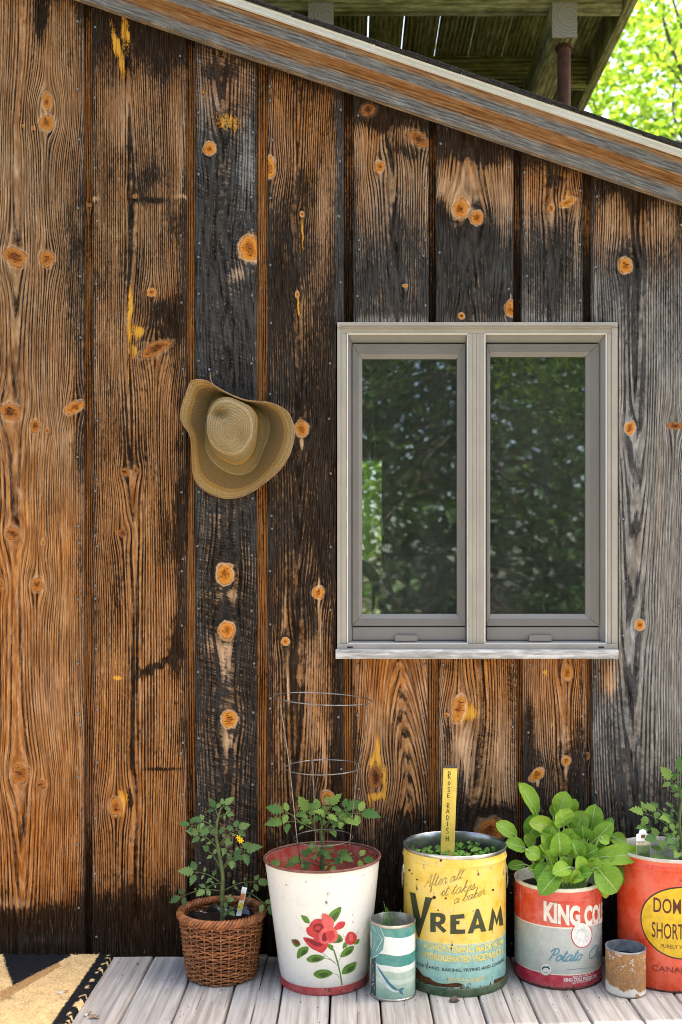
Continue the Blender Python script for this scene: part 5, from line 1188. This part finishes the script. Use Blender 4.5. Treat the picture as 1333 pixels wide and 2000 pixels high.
rad.location = (VC[0], VC[1], .344)
stk = MB()
# wooden plant marker
mk_ = tag(empty('plant_marker', (0, 0, 0)), 'yellow wooden stake handwritten ROSE RADISH in the yellow and blue tin', 'plant marker')
c3 = (690, 1480, 3.846); w3 = lambda x, y, yy: W(c3[0] + x / c3[2], c3[1] + y / c3[2], yy)
yA, yB = -.150, -.115
TL, TR, BL, BR = w3(679, 78, yB), w3(784, 78, yB), w3(655, 800, yA), w3(758, 800, yA); e = Vector((0, .012, .002))
myel = simple('yellow_stake_paint', (.80, .56, .10), .5, .35, 0, .15, 30.0)
MB().hexa([BL, BR, BL + e, BR + e, TL, TR, TL + e, TR + e]).build('stake', myel, mk_, bevel=.0012)
MB().hexa([TL - e * .06, TR - e * .06, TL + e, TR + e, TL - e * .06 + Vector((0, 0, .004)), TR - e * .06 + Vector((0, 0, .004)), TL + e + Vector((0, 0, .004)), TR + e + Vector((0, 0, .004))]).build('bare_end', simple('dark_cut_end', (.09, .07, .05), .9), mk_)
ink = simple('black_marker_ink', (.012, .011, .01), .6); nrm = (TR - TL).cross(TL - BL).normalized(); nrm = nrm if nrm.y < 0 else -nrm
for ch, x, y, w_, h_ in (('R_', 725, 130, 24, 52), ('O_', 722, 191, 20, 24), ('S_', 721, 240, 24, 34), ('E_', 719, 285, 24, 30), ('R_', 716, 360, 22, 40), ('A_', 713, 402, 28, 30), ('D_', 713, 450, 24, 30), ('I_', 711, 497, 14, 34), ('S_', 709, 548, 24, 40), ('H_', 711, 607, 28, 36)):
    mb = MB(); f = (y - 78) / (800 - 78); pl = lambda X, Y: w3(X, Y, yB + (yA - yB) * (Y - 78) / 722)
    for ln in SCRIPT[ch][1]:
        pts = [(x - w_ / 2 + px_ * w_, y + h_ / 2 - py_ / 2 * h_) for px_, py_ in ln]
        pts = [(q.x, q.y) for q in catmull([(a, b, 0) for a, b in pts], 4)] if ch in ('O_', 'S_', 'D_') else pts
        for (q0, q1) in zip(pts[:-1], pts[1:]):
            A, Bp = pl(*q0), pl(*q1); t = (Bp - A).normalized(); s = t.cross(nrm) * .00085; o_ = nrm * .0006
            mb.face([A - s - t * .0004 + o_, Bp - s + t * .0004 + o_, Bp + s + t * .0004 + o_, A + s - t * .0004 + o_])
    mb.build('letter', ink, mk_)

# plastic plant tags
tg = tag(empty('plant_tag', (0, 0, 0)), 'small white and yellow plastic tag leaning in the wicker basket', 'plant tag')
w2 = lambda x, y, yy: W(330 + x / 3.1, 1500 + y / 3.1, yy)
y0, y1 = WC[1] - .05, WC[1] - .03
def plate(name, q, mat, parent, th=.0008):
    e = Vector((0, th, 0)); return MB().hexa([q[0], q[1], q[0] + e, q[1] + e, q[3], q[2], q[3] + e, q[2] + e]).build(name, mat, parent)
mpl = simple('white_plastic_tag', (.70, .72, .74), .35, .5)
plate('strip', [w2(408, 895, y0), w2(438, 895, y0), w2(475, 725, y1), w2(445, 718, y1)], mpl, tg)
plate('picture', [w2(415, 860, y0), w2(445, 860, y0), w2(453, 815, y0), w2(424, 812, y0)], simple('tag_yellow_green', (.50, .46, .04), .4, .4, 0, .6, 120.0), tg, .0005).location = (0, -.003, 0)
plate('picture', [w2(428, 800, y0 + .008), w2(455, 800, y0 + .008), w2(464, 760, y0 + .008), w2(437, 758, y0 + .008)], simple('tag_orange', (.45, .12, .02), .4, .4, 0, .6, 150.0), tg, .0005).location = (0, -.003, 0)
tg2 = tag(empty('plant_tag', (0, 0, 0)), 'white rounded plastic tag standing in the red pail', 'plant tag')
w4 = lambda x, y, yy: W(960 + x / 3.574, 1480 + y / 3.574, yy); yy = DC[1] - .085
pts = [w4(*p, yy) for p in [(1012, 700), (1110, 700), (1110, 560), (1106, 535), (1085, 528), (1080, 508), (1058, 497), (1035, 508), (1030, 528), (1012, 535)]]
mb = MB(); mb.face(pts); mb.face([p + Vector((0, .001, 0)) for p in reversed(pts)]); mb.build('strip', mpl, tg2)
for q, c in (([(1014, 700), (1108, 700), (1108, 612), (1014, 612)], (.10, .18, .05)), ([(1016, 612), (1106, 612), (1106, 585), (1016, 585)], (.55, .52, .36)), ([(1045, 562), (1075, 562), (1072, 538), (1048, 538)], (.18, .07, .03))):
    plate('picture', [w4(*p, yy - .0015) for p in q], simple('tag_print', c, .4, .4, 0, .5, 140.0), tg2, .0006)

# wire cage
cage = tag(empty('tomato_cage', (BC[0], BC[1], .2)), 'tapered grey wire tomato cage of three rings standing in the rose bin', 'tomato cage')
def cring(name, x0, x1, yl, yr, rad=.0017):
    a, b = W(x0, yl, BC[1]), W(x1, yr, BC[1]); c = (a + b) / 2; r = (b.x - a.x) / 2; sl = (b.z - a.z) / 2
    MB().tube([Vector((c.x + r * math.cos(t), BC[1] + r * 1.15 * math.sin(t), c.z + sl * math.cos(t))) - cage.location for t in [2 * math.pi * k / 64 for k in range(64)]], rad, 6, closed=True).build(name, M['steel'], cage, smooth=60)
    return c, r
cring('ring', 534, 727, 1359, 1370); cring('ring', 558, 707, 1499, 1497); cring('ring', 575, 689, 1637, 1635)
for pts in ([(548, 1376, -.10), (566, 1498, -.085), (581, 1641, -.06), (592, 1712, -.03)], [(603, 1352, .15), (608, 1440, .13), (614, 1560, .10), (618, 1700, .06)], [(717, 1376, -.09), (714, 1440, -.088), (699, 1505, -.08), (684, 1640, -.05), (676, 1712, -.03)]):
    MB().tube(catmull([W(x, y, BC[1] + dy) - cage.location for x, y, dy in pts], 6), 0.0014, 6).build('leg', M['steel'], cage, smooth=60)

# ------------------------------------------------------------------ straw hat on the wall
hat = empty('straw_hat', W(465, 860, 0)); tag(hat, 'floppy straw sun hat with gold edge bands hanging on the wall', 'hat')
ho, hf = (330, 700), 4.597
def ring_pts(pts, cen, n=96):
    """outline resampled by angle about cen"""
    P = catmull([(x, y, 0) for x, y in pts], 8, True); an = sorted([(math.atan2(p.y - cen[1], p.x - cen[0]), math.hypot(p.x - cen[0], p.y - cen[1])) for p in P])
    A = np.array([a for a, r in an]); Rr = np.array([r for a, r in an]); th = -math.pi + 2 * math.pi * np.arange(n) / n
    rr = np.interp(th, np.concatenate([A - 2 * math.pi, A, A + 2 * math.pi]), np.concatenate([Rr, Rr, Rr])); return [(cen[0] + r * math.cos(t), cen[1] + r * math.sin(t)) for t, r in zip(th, rr)]
brim = ring_pts([(225, 195), (340, 205), (480, 290), (680, 375), (900, 400), (1050, 470), (1110, 580), (1125, 680), (1090, 840), (1010, 980), (880, 1100), (720, 1210), (560, 1255), (430, 1235), (300, 1165), (230, 1070), (215, 960), (210, 800), (190, 680), (130, 590), (105, 520), (120, 430), (160, 310), (190, 230)], (600, 720))
stitch = ring_pts([(430, 320), (360, 470), (335, 640), (335, 800), (400, 920), (520, 1010), (650, 1040), (770, 980), (840, 830), (900, 650), (870, 500), (760, 420), (600, 370), (500, 320)], (600, 720))
cbase = ring_pts([(360, 470), (345, 620), (370, 760), (440, 880), (600, 955), (700, 920), (770, 820), (800, 640), (800, 530), (740, 440), (640, 385), (520, 345), (420, 380)], (600, 720))
ctop = ring_pts([(355, 520), (345, 640), (380, 750), (460, 825), (560, 855), (660, 820), (735, 700), (745, 580), (700, 470), (600, 400), (500, 375), (410, 420)], (555, 620))
n = len(brim); rows = []
th = [-math.pi + 2 * math.pi * k / n for k in range(n)]
def dep(k, name):
    t = th[k]
    if name == 'brim': return min(-.010, -.020 + -.042 - .040 * math.cos(t + .75) * 1.0 - .036 * math.cos(2 * t - .6) - (.018 if -2.6 < t < -.6 else 0) * math.sin((t + 2.6) / 2.0 * math.pi))
    if name == 'stitch': return -.026 - .006 * math.cos(2 * t)
    if name == 'cbase': return -.045
    return -.150 + .018 * math.cos(t + 1.0)
keys = [(brim, 'brim', 0.0), (None, 'mid', .22), (stitch, 'stitch', .46), (cbase, 'cbase', .60), (None, 'side', .72), (ctop, 'ctop', .84), (None, 'in', .90), (None, 'cen', 1.0)]
def hw(p, d): return W(ho[0] + p[0] / hf, ho[1] + p[1] / hf, d) - hat.location
ring_list = []
def lerp2(a, b, f): return (a[0] + (b[0] - a[0]) * f, a[1] + (b[1] - a[1]) * f)
for (A, na, B, nb, m, r0, r1, bul) in ((brim, 'brim', stitch, 'stitch', 16, 0.0, .46, .006), (stitch, 'stitch', cbase, 'cbase', 6, .46, .60, -.004), (cbase, 'cbase', ctop, 'ctop', 12, .60, .84, 0)):
    for i in range(m):
        f = i / m; row = []
        for k in range(n):
            d = dep(k, na) * (1 - f) + dep(k, nb) * f + bul * math.sin(f * math.pi)
            ff = f
            if na == 'cbase': ff = f ** 2.2
            row.append(hw(lerp2(A[k], B[k], ff), d))
        ring_list.append((row, r0 + (r1 - r0) * f))
cc = (555, 655)
for i in range(13):
    f = i / 12.0; row = []
    for k in range(n):
        p = lerp2(ctop[k], cc, f); d = dep(k, 'ctop') * (1 - f) + -.150 * f - .010 * math.sin(min(1, f * 2) * math.pi / 2) + .036 * math.exp(-(((p[0] - 455) / 80) ** 2 + ((p[1] - 500) / 60) ** 2)) + .014 * math.exp(-(((p[0] - 640) / 60) ** 2 + ((p[1] - 720) / 80) ** 2))
        row.append(hw(p, d))
    ring_list.append((row, .84 + .16 * f))
hb = MB(); hb.grid([r for r, _ in ring_list], True)
st = NT('straw_braid'); rv = st.sep(st.attr('luv').outputs['Vector']); rr = rv[0]
fine = st.math('SINE', st.mul(rr, 400.0)); cross = st.noise(st.comb(st.mul(rv[1], 170.0), st.mul(rr, 70.0), 0.0), 1.0, 1.0)
c0 = st.ramp(rr, [(0, (.40, .26, .13)), (.012, (.86, .70, .40)), (.05, (.66, .45, .16)), (.085, (.74, .60, .34)), (.12, (.62, .39, .11)), (.165, (.62, .42, .15)), (.18, (.34, .255, .12)), (.24, (.34, .24, .115)), (.30, (.31, .235, .11)), (.44, (.27, .205, .095)), (.455, (.66, .56, .36)), (.47, (.37, .29, .14)), (.60, (.38, .30, .14)), (.64, (.60, .39, .11)), (.72, (.60, .39, .11)), (.735, (.40, .31, .15)), (.82, (.42, .33, .16)), (.838, (.62, .53, .33)), (.852, (.41, .32, .155)), (1.0, (.41, .32, .155))])
c0 = st.mix(1.0, c0, (.74, .67, .58), 'MULTIPLY'); c0 = st.mix(st.step(fine, -.6, .5, .16, 0.0), c0, st.mix(1.0, c0, (.38, .33, .28), 'MULTIPLY')); c0 = st.mix(st.step(cross, .35, .65, .5, 0.0), c0, st.mix(1.0, c0, (.5, .45, .4), 'MULTIPLY'))
c0 = st.mix(st.mul(st.step(cross, .62, .7), st.mul(st.step(rr, .19, .2), st.step(rr, .26, .25))), c0, (.5, .16, .06))
st.bump(st.add(fine, m_c := st.mul(cross, 2.5)), .7, .0018); M['straw'] = st.done(c0, .6, .3)
me = hb.mesh('body', M['straw'], 180); add_luv(me, [(r, k / n, 0) for row, r in ring_list for k in range(n)])
ho_ = link(bpy.data.objects.new('straw_body', me), hat); so = ho_.modifiers.new('thick', 'SOLIDIFY'); so.thickness = .0024; so.offset = 0
MB().tube([hw(brim[k], dep(k, 'brim')) for k in range(n)], .0030, 6, closed=True).build('edge_binding', simple('tan_binding', (.32, .19, .085), .7, .2, 0, .3, 60.0), hat, smooth=60)
P = [W(411, 728, -.012) - hat.location, W(412, 740, -.02) - hat.location, W(418, 752, -.03) - hat.location, W(428, 758, -.04) - hat.location]
MB().tube(catmull(P, 5), .0013, 5).build('hanging_string', simple('jute_string', (.35, .25, .12), .9, .1), hat)
hn = link(bpy.data.objects.new('hook_nail', MB().tube([(0, 0, 0), (0, -.02, .004)], .0018, 6).tube([(0, -.02, .004), (0, -.021, .0045)], .004, 8).mesh('hook_nail', M['nail'])), BOARDS[3][0]); hn.location = W(411, 727, 0)

# ------------------------------------------------------------------ coir doormat
mat_o = tag(empty('doormat', (-1.155, -.51, 0)), 'tan and black coir doormat lying on the deck against the wall', 'doormat')
X0, X1, Y0, Y1 = -1.60, -.748, -1.0, -.012
gx, gy = np.meshgrid(np.arange(X0, X1 + .001, .0042), np.arange(Y0, Y1 + .001, .0042), indexing='ij')
d_ = CAMD + gy; mpx = PX0 + gx * FPX / d_; mpy = PY0 + CAMH * FPX / d_
zx, zy = (mpx) * 3.333, (mpy - 1500) * 3.333    # coordinates of the enlarged view it was traced from
jx, jy = (vnoise(gx * 260, gy * 260, 3) - .5) * .006, (vnoise(gx * 240, gy * 240, 4) - .5) * .006
def inpoly(xx, yy, P):
    r = np.zeros(xx.shape, bool)
    for (x1, y1), (x2, y2) in zip(P, P[1:] + P[:1]):
        c = ((y1 > yy) != (y2 > yy)) & (xx < (x2 - x1) * (yy - y1) / (y2 - y1 + 1e-12) + x1); r ^= c
    return r
def mp_(zx_, zy_):     # traced point to the mat plane
    px_, py_ = zx_ / 3.333, 1500 + zy_ / 3.333; d = FPX * CAMH / (py_ - PY0); return ((px_ - PX0) * d / FPX, d - CAMD)
P1 = [mp_(*p) for p in [(20, 1222), (250, 1208), (480, 1212), (452, 1260), (370, 1300), (250, 1360), (85, 1447), (60, 1380), (30, 1290)]]
black = inpoly(gx + jx, gy + jy, P1) | (gx + jx > X1 - .044)
band = inpoly(gx + jx, gy + jy, [mp_(*p) for p in [(85, 1447), (250, 1360), (380, 1295), (400, 1320), (230, 1420), (0, 1560), (0, 1490)]])
dots = (gx > X1 - .018) & (vnoise(gx * 80, gy * 80, 12) > .62); black &= ~dots
nn = vnoise(gx * 420, gy * 420, 5); n3 = fbm(gx * 30, gy * 30, 6, 3)
Ct = np.where(black[..., None], np.array([.014, .015, .017]), np.where(band[..., None], np.array([.46, .27, .11]), np.array([.72, .50, .235]))) * (.62 + .6 * nn + .35 * (n3 - .5))[..., None]
zt = .011 + .0045 * (vnoise(gx * 300, gy * 300, 8)) + .002 * (vnoise(gx * 90, gy * 90, 9))
r_, c_ = gx.shape; idx = np.arange(r_ * c_).reshape(r_, c_); Q = np.stack([idx[:-1, :-1], idx[1:, :-1], idx[1:, 1:], idx[:-1, 1:]], -1).reshape(-1, 4)
edge = np.zeros_like(gx, bool); edge[0] = edge[-1] = True; edge[:, 0] = edge[:, -1] = True
zt = np.where(edge, .002, zt); gx2 = gx + jx * .8; gy2 = gy + jy * .8
cm = NT('coir'); M['coir'] = cm.done(cm.attr('tint').outputs['Color'], .95, .08)
me = np_mesh('coir_top', np.stack([gx2 - mat_o.location.x, gy2 - mat_o.location.y, zt], -1).reshape(-1, 3), Q, M['coir'])
at = me.attributes.new('tint', 'FLOAT_COLOR', 'POINT'); at.data.foreach_set('color', np.concatenate([Ct, np.ones(Ct.shape[:2] + (1,))], -1).astype(np.float32).ravel())
link(bpy.data.objects.new('coir_top', me), mat_o)
rs2 = np.random.RandomState(5); nf = 16000; fi = rs2.randint(0, r_ * c_, nf); bx, by = gx2.ravel()[fi], gy2.ravel()[fi]; sel = (by > -.55) & (bx > -1.25); fi, bx, by = fi[sel], bx[sel], by[sel]; nf = len(fi)
dirx, diry = rs2.normal(0, .006, nf), rs2.normal(0, .006, nf); hh = .013 + rs2.rand(nf) * .010; wx = .0007
V = np.stack([np.stack([bx - wx, by, np.full(nf, .010)], 1), np.stack([bx + wx, by, np.full(nf, .010)], 1), np.stack([bx + dirx, by + diry, hh], 1)], 1) - np.array([mat_o.location.x, mat_o.location.y, 0])
me = np_mesh('bristles', V.reshape(-1, 3), np.arange(nf * 3).reshape(-1, 3), M['coir'], False)
at = me.attributes.new('tint', 'FLOAT_COLOR', 'POINT'); cc_ = np.repeat(Ct.reshape(-1, 3)[fi], 3, 0) * np.repeat(rs2.uniform(.7, 1.35, nf), 3)[:, None]; at.data.foreach_set('color', np.concatenate([cc_, np.ones((nf * 3, 1))], 1).astype(np.float32).ravel())
tag(link(bpy.data.objects.new('bristles', me), mat_o), kind='stuff')

# ------------------------------------------------------------------ litter on the planks
rng = random.Random(77)
mdry = simple('dry_leaf', (.38, .23, .12), .8, .2, 0, .5, 80.0); mpale = simple('pale_chip', (.62, .58, .52), .8, .2)
lit = MB()
CR = []
for (cx_, cy_, r_c, n_c) in ((WC[0], WC[1], .13, 14), (BC[0], BC[1], .16, 10), (VC[0], VC[1], .17, 16), (KC[0], KC[1], .15, 16), (RC[0], RC[1], .075, 12), (SCc[0], SCc[1], .08, 8), (-.62, -.3, .2, 22), (.3, -.42, .35, 16)):
    for _ in range(n_c):
        a_c = rng.uniform(3.3, 6.1); q_c = r_c * rng.uniform(1.0, 1.5); x_c, y_c = cx_ + q_c * math.cos(a_c), cy_ + q_c * math.sin(a_c); d_c = CAMD + y_c
        CR.append((PX0 + x_c * FPX / d_c, PY0 + CAMH * FPX / d_c, rng.uniform(1.2, 3.4), 2 if rng.random() < .6 else 0))
for (px_, py_, sz, c) in [(182, 1988, 14, 0), (192, 1990, 9, 0), (168, 1985, 8, 1), (176, 1982, 10, 0), (270, 1885, 5, 0), (232, 1884, 3, 0), (240, 1908, 4, 0), (388, 1948, 3, 1), (392, 1966, 5, 0), (533, 1970, 5, 0), (430, 1942, 3, 1), (1079, 1965, 5, 0), (1112, 1937, 5, 1), (1130, 1952, 4, 0), (1276, 1934, 4, 0), (978, 1965, 3, 0), (120, 1951, 12, 1), (131, 1948, 9, 0), (20, 1960, 6, 0), (1148, 1978, 4, 0), (1087, 1978, 5, 1), (455, 1905, 3, 1), (640, 1988, 4, 0), (702, 1984, 3, 0), (810, 1990, 4, 0)] + CR:
    d = FPX * CAMH / (py_ - PY0); x, y = (px_ - PX0) * d / FPX, d - CAMD; r = sz * d / FPX * .6; a0 = rng.uniform(0, 6); lit.cur = c
    z0 = .016 if px_ < 200 and py_ < 1970 else .003
    lit.face([(x + r * math.cos(a0 + k * 1.257) * rng.uniform(.4, 1.2), y + r * math.sin(a0 + k * 1.257) * rng.uniform(.5, 1.4), z0 + rng.uniform(0, .006)) for k in range(5)])
tag(lit.build('litter', [mdry, mpale, M['soil']]), 'dry leaf scraps and wood chips scattered over the grey planks', 'litter', kind='stuff')
d = FPX * CAMH / (1956 - PY0); pc = ((887 - PX0) * d / FPX, d - CAMD, .006)
bm = bmesh.new(); bmesh.ops.create_icosphere(bm, subdivisions=2, radius=1.0)
for v in bm.verts: v.co = Vector((v.co.x * .0125, v.co.y * .010, v.co.z * .0075)) * (1 + .25 * math.sin(v.co.x * 4 + v.co.y * 3) + .1 * math.sin(v.co.z * 9))
me = bpy.data.meshes.new('pebble'); bm.to_mesh(me); bm.free(); me.materials.append(simple('brown_pebble', (.16, .12, .085), .8, .2, 0, .5, 150.0)); sharp(me, 60)
pb = link(bpy.data.objects.new('pebble', me)); pb.location = pc; tag(pb, 'small brown pebble on a plank in front of the yellow and blue tin', 'pebble')

# ------------------------------------------------------------------ things seen through the window
chair = tag(empty('hoop_back_chair', (.0, 1.25, .16)), 'dark wooden hoop-back chair seen through the window glass', 'chair')
mb = MB(); mb.lathe([(.001, .50), (.20, .50), (.215, .515), (.21, .53), (.001, .525)], 32); mb.build('seat', M['chairwood'], chair, smooth=40)
for sx in (-1, 1):
    for sy in (-1, 1): MB().tube([(sx * .13, sy * .12, .505), (sx * .19, sy * .18, 0)], [.018, .014], 8).build('leg', M['chairwood'], chair, smooth=60)
hp = catmull([(-.17, .12, .52), (-.19, .17, .80), (-.13, .20, 1.07), (.0, .21, 1.16), (.13, .20, 1.07), (.19, .17, .80), (.17, .12, .52)], 8)
MB().tube(hp, .026, 8).build('hoop', M['chairwood'], chair, smooth=60)
for k in range(-2, 3): MB().tube([(k * .055, .13, .52), (k * .06, .205, 1.14 - .018 * k * k)], .008, 6).build('spindle', M['chairwood'], chair, smooth=60)
orn = tag(empty('ornament', W(778, 1198, .10)), 'small red and orange ornament on the inner sill behind the glass', 'ornament')
MB().lathe([(.001, 0), (.016, .0), (.012, .008), (.020, .018), (.018, .030), (.006, .036), (.009, .044), (.003, .056), (.0005, .062)], 16).build('body', M['red_glass'], orn, smooth=60)
MB().lathe([(.019, .020), (.030, .023), (.030, .026), (.019, .027)], 16).build('brim', simple('orange_glaze', (.55, .20, .06), .4), orn, smooth=60)
ins = MB().box(WX0, WX1, .06, .17, WZ0 + .02, WZ0 + .033 + .06).build('inner_sill', M['room'], win)
orn.location.z = WZ0 + .094
crd = MB().tube(catmull([W(723, 690, .085), W(726, 800, .085), W(738, 960, .085), (W(752, 1090, .085)), W(768, 1150, .085), W(771, 1185, .085)], 8), .0009, 5).tube(catmull([W(725, 690, .085), W(729, 800, .085), W(741, 960, .085), W(756, 1090, .085), W(766, 1150, .085), W(764, 1190, .085)], 8), .0009, 5)
tag(crd.build('blind_cord', simple('green_cord', (.18, .30, .26), .7)), 'thin green looped blind cord hanging behind the glass', 'cord')

# ------------------------------------------------------------------ trees
MAPLE = [(0, 0, 0), (.28, .12, .05), (.55, .30, .04), (.34, .48, .02), (.30, .72, .0), (0, 1.0, -.1), (-.30, .72, 0), (-.34, .48, .02), (-.55, .30, .04), (-.28, .12, .05), (0, .42, .06)]
MAPLEF = [(i, (i + 1) % 10, 10) for i in range(10)]
SIMPLE = [(0, 0, 0), (.26, .35, .06), (.2, .75, .04), (0, 1, -.05), (-.2, .75, .04), (-.26, .35, .06)]
SIMPLEF = [(0, 1, 2, 3), (0, 3, 4, 5)]
def tree(name, label, base, H, cen, rad, nclump, nleaf, size, mat, seed, shape=MAPLE, faces=MAPLEF, spread=.45, trunk=.14, group=None, conifer=False, droop=.2):
    rs = np.random.RandomState(seed); base = Vector(base); root = tag(empty(name, base), label, 'tree', group)
    top = Vector((base.x + (cen[0] - base.x) * .8, base.y + (cen[1] - base.y) * .8, base.z + H)) - base
    tr = MB(); tp = catmull([(0, 0, -.1), (rs.uniform(-.1, .1), rs.uniform(-.1, .1), H * .35), (top.x * .6 + rs.uniform(-.15, .15), top.y * .6, H * .7), tuple(top)], 5)
    tr.tube(tp, [trunk * (1 - .88 * i / (len(tp) - 1)) for i in range(len(tp))], 9)
    C = []; D = []
    cen = np.array(cen) - np.array(base); rad = np.array(rad)
    for k in range(nclump):
        if conifer:
            f = rs.rand() ** .8; zz = H * (.10 + .88 * f); rr = rad[0] * (1 - f) ** .8 * rs.uniform(.55, 1.0) + .1; a = rs.rand() * 6.283
            p = np.array([rr * math.cos(a), rr * math.sin(a), zz - rr * droop]); q0 = Vector((0, 0, zz))
            mr = nleaf; ts = rs.rand(mr) ** .7
            L = np.outer(ts, p) + np.outer(1 - ts, [0, 0, zz]); L = L + rs.normal(0, .10 + .05 * rr, (mr, 3)) * np.array([1, 1, .5])
            C.append(L); D.append(np.tile([0, 0, 1.0], (mr, 1)))
        else:
            u = rs.normal(0, 1, 3); u /= np.linalg.norm(u); p = cen + u * rad * rs.rand() ** .4
            i = int(len(tp) * min(.95, max(.35, (p[2] / H) * .7))); q0 = tp[i]
            L = p + rs.normal(0, spread, (nleaf, 3)) * np.array([1, 1, .6]); C.append(L); D.append(np.tile([0, 0, 1.0], (nleaf, 1)))
        if k % (5 if not conifer else 2) == 0:
            m_ = (Vector(q0) + Vector(p)) / 2 + Vector((0, 0, .15)); tr.tube(catmull([q0, (m_[0] + rs.normal(0, .2), m_[1] + rs.normal(0, .2), m_[2] + rs.normal(0, .15)), p], 4), [.030 * (1 - .85 * j / 8) * (trunk / .14) for j in range(9)], 5)
    tr.build('trunk', M['bark'], root, smooth=60)
    C = np.concatenate(C); D = np.concatenate(D)
    cr = scatter('crown', C, D, rs.uniform(.65, 1.25, len(C)) * size, shape, faces, mat, root, rs, 1.2)
    return root
tree('maple_tree', 'sunlit yellow-green maple behind the roof at the upper right', (4.3, 7.2, -.7), 8.6, (3.7, 7.2, 6.6), (2.3, 2.2, 2.4), 130, 75, .078, M['maple'], 1, group='trees behind the cabin')
tree('maple_tree', 'paler maple standing farther behind the roof', (6.6, 12.5, -.7), 11, (5.6, 12.5, 8.0), (3.6, 2.6, 3.6), 150, 90, .11, M['maple'], 2, spread=.6, group='trees behind the cabin')
tree('woodland_tree', 'bright green leafy tree seen through the far window of the room', (-.2, 9.5, -.7), 6.0, (.0, 9.0, 2.6), (2.8, 1.6, 2.4), 110, 70, .12, M['maple'], 3, spread=.5, group='trees behind the cabin')
G_ = 'trees mirrored in the window'
for k, (nm, lb, x, y, h, rr, cf, mt) in enumerate((
        ('spruce_tree', 'dark spruce mirrored in the left window pane', -1.2, -10.5, 9.5, 2.6, True, 'spruce'), ('spruce_tree', 'tall dark spruce mirrored between the two panes', 2.1, -13.0, 12.5, 3.0, True, 'spruce'),
        ('woodland_tree', 'broad leafy tree mirrored in the right window pane', 4.6, -10.0, 9.0, 2.6, False, 'beech'), ('woodland_tree', 'leafy tree mirrored behind the left spruce', -.2, -15.0, 12.0, 3.4, False, 'beech'), ('spruce_tree', 'spruce at the far right edge of the mirrored wood', 6.8, -13.5, 12.0, 2.8, True, 'spruce'), ('spruce_tree', 'spruce at the far left edge of the mirrored wood', -4.6, -13.0, 10.5, 2.8, True, 'spruce'))):
    if cf: tree(nm, lb, (x, y, -.7), h, (x, y, h * .5), (rr, rr, h * .5), 330, 75, .095, M[mt], 20 + k, SIMPLE, SIMPLEF, trunk=.16, group=G_, conifer=True, droop=.35)
    else: tree(nm, lb, (x, y, -.7), h, (x, y, h * .50), (rr, rr * .8, h * .46), 190, 110, .085, M[mt], 20 + k, SIMPLE, SIMPLEF, spread=.5, trunk=.18, group=G_)
rs = np.random.RandomState(99); nfl = 42000
Cw = np.stack([rs.uniform(-18, 22, nfl), rs.uniform(-30, -21, nfl), -.7 + 13.5 * rs.rand(nfl) ** .85], 1)
Cw[:, 2] *= .75 + .35 * vnoise(Cw[:, 0] * .45, Cw[:, 0] * 0, 5)
wd = scatter('far_woods', Cw, np.tile([0, .5, .6], (nfl, 1)), rs.uniform(.28, .6, nfl), SIMPLE, SIMPLEF, M['spruce'], None, rs, 1.2)
tag(wd, 'dense dark wood far off, mirrored in the window glass', 'woods', kind='stuff')
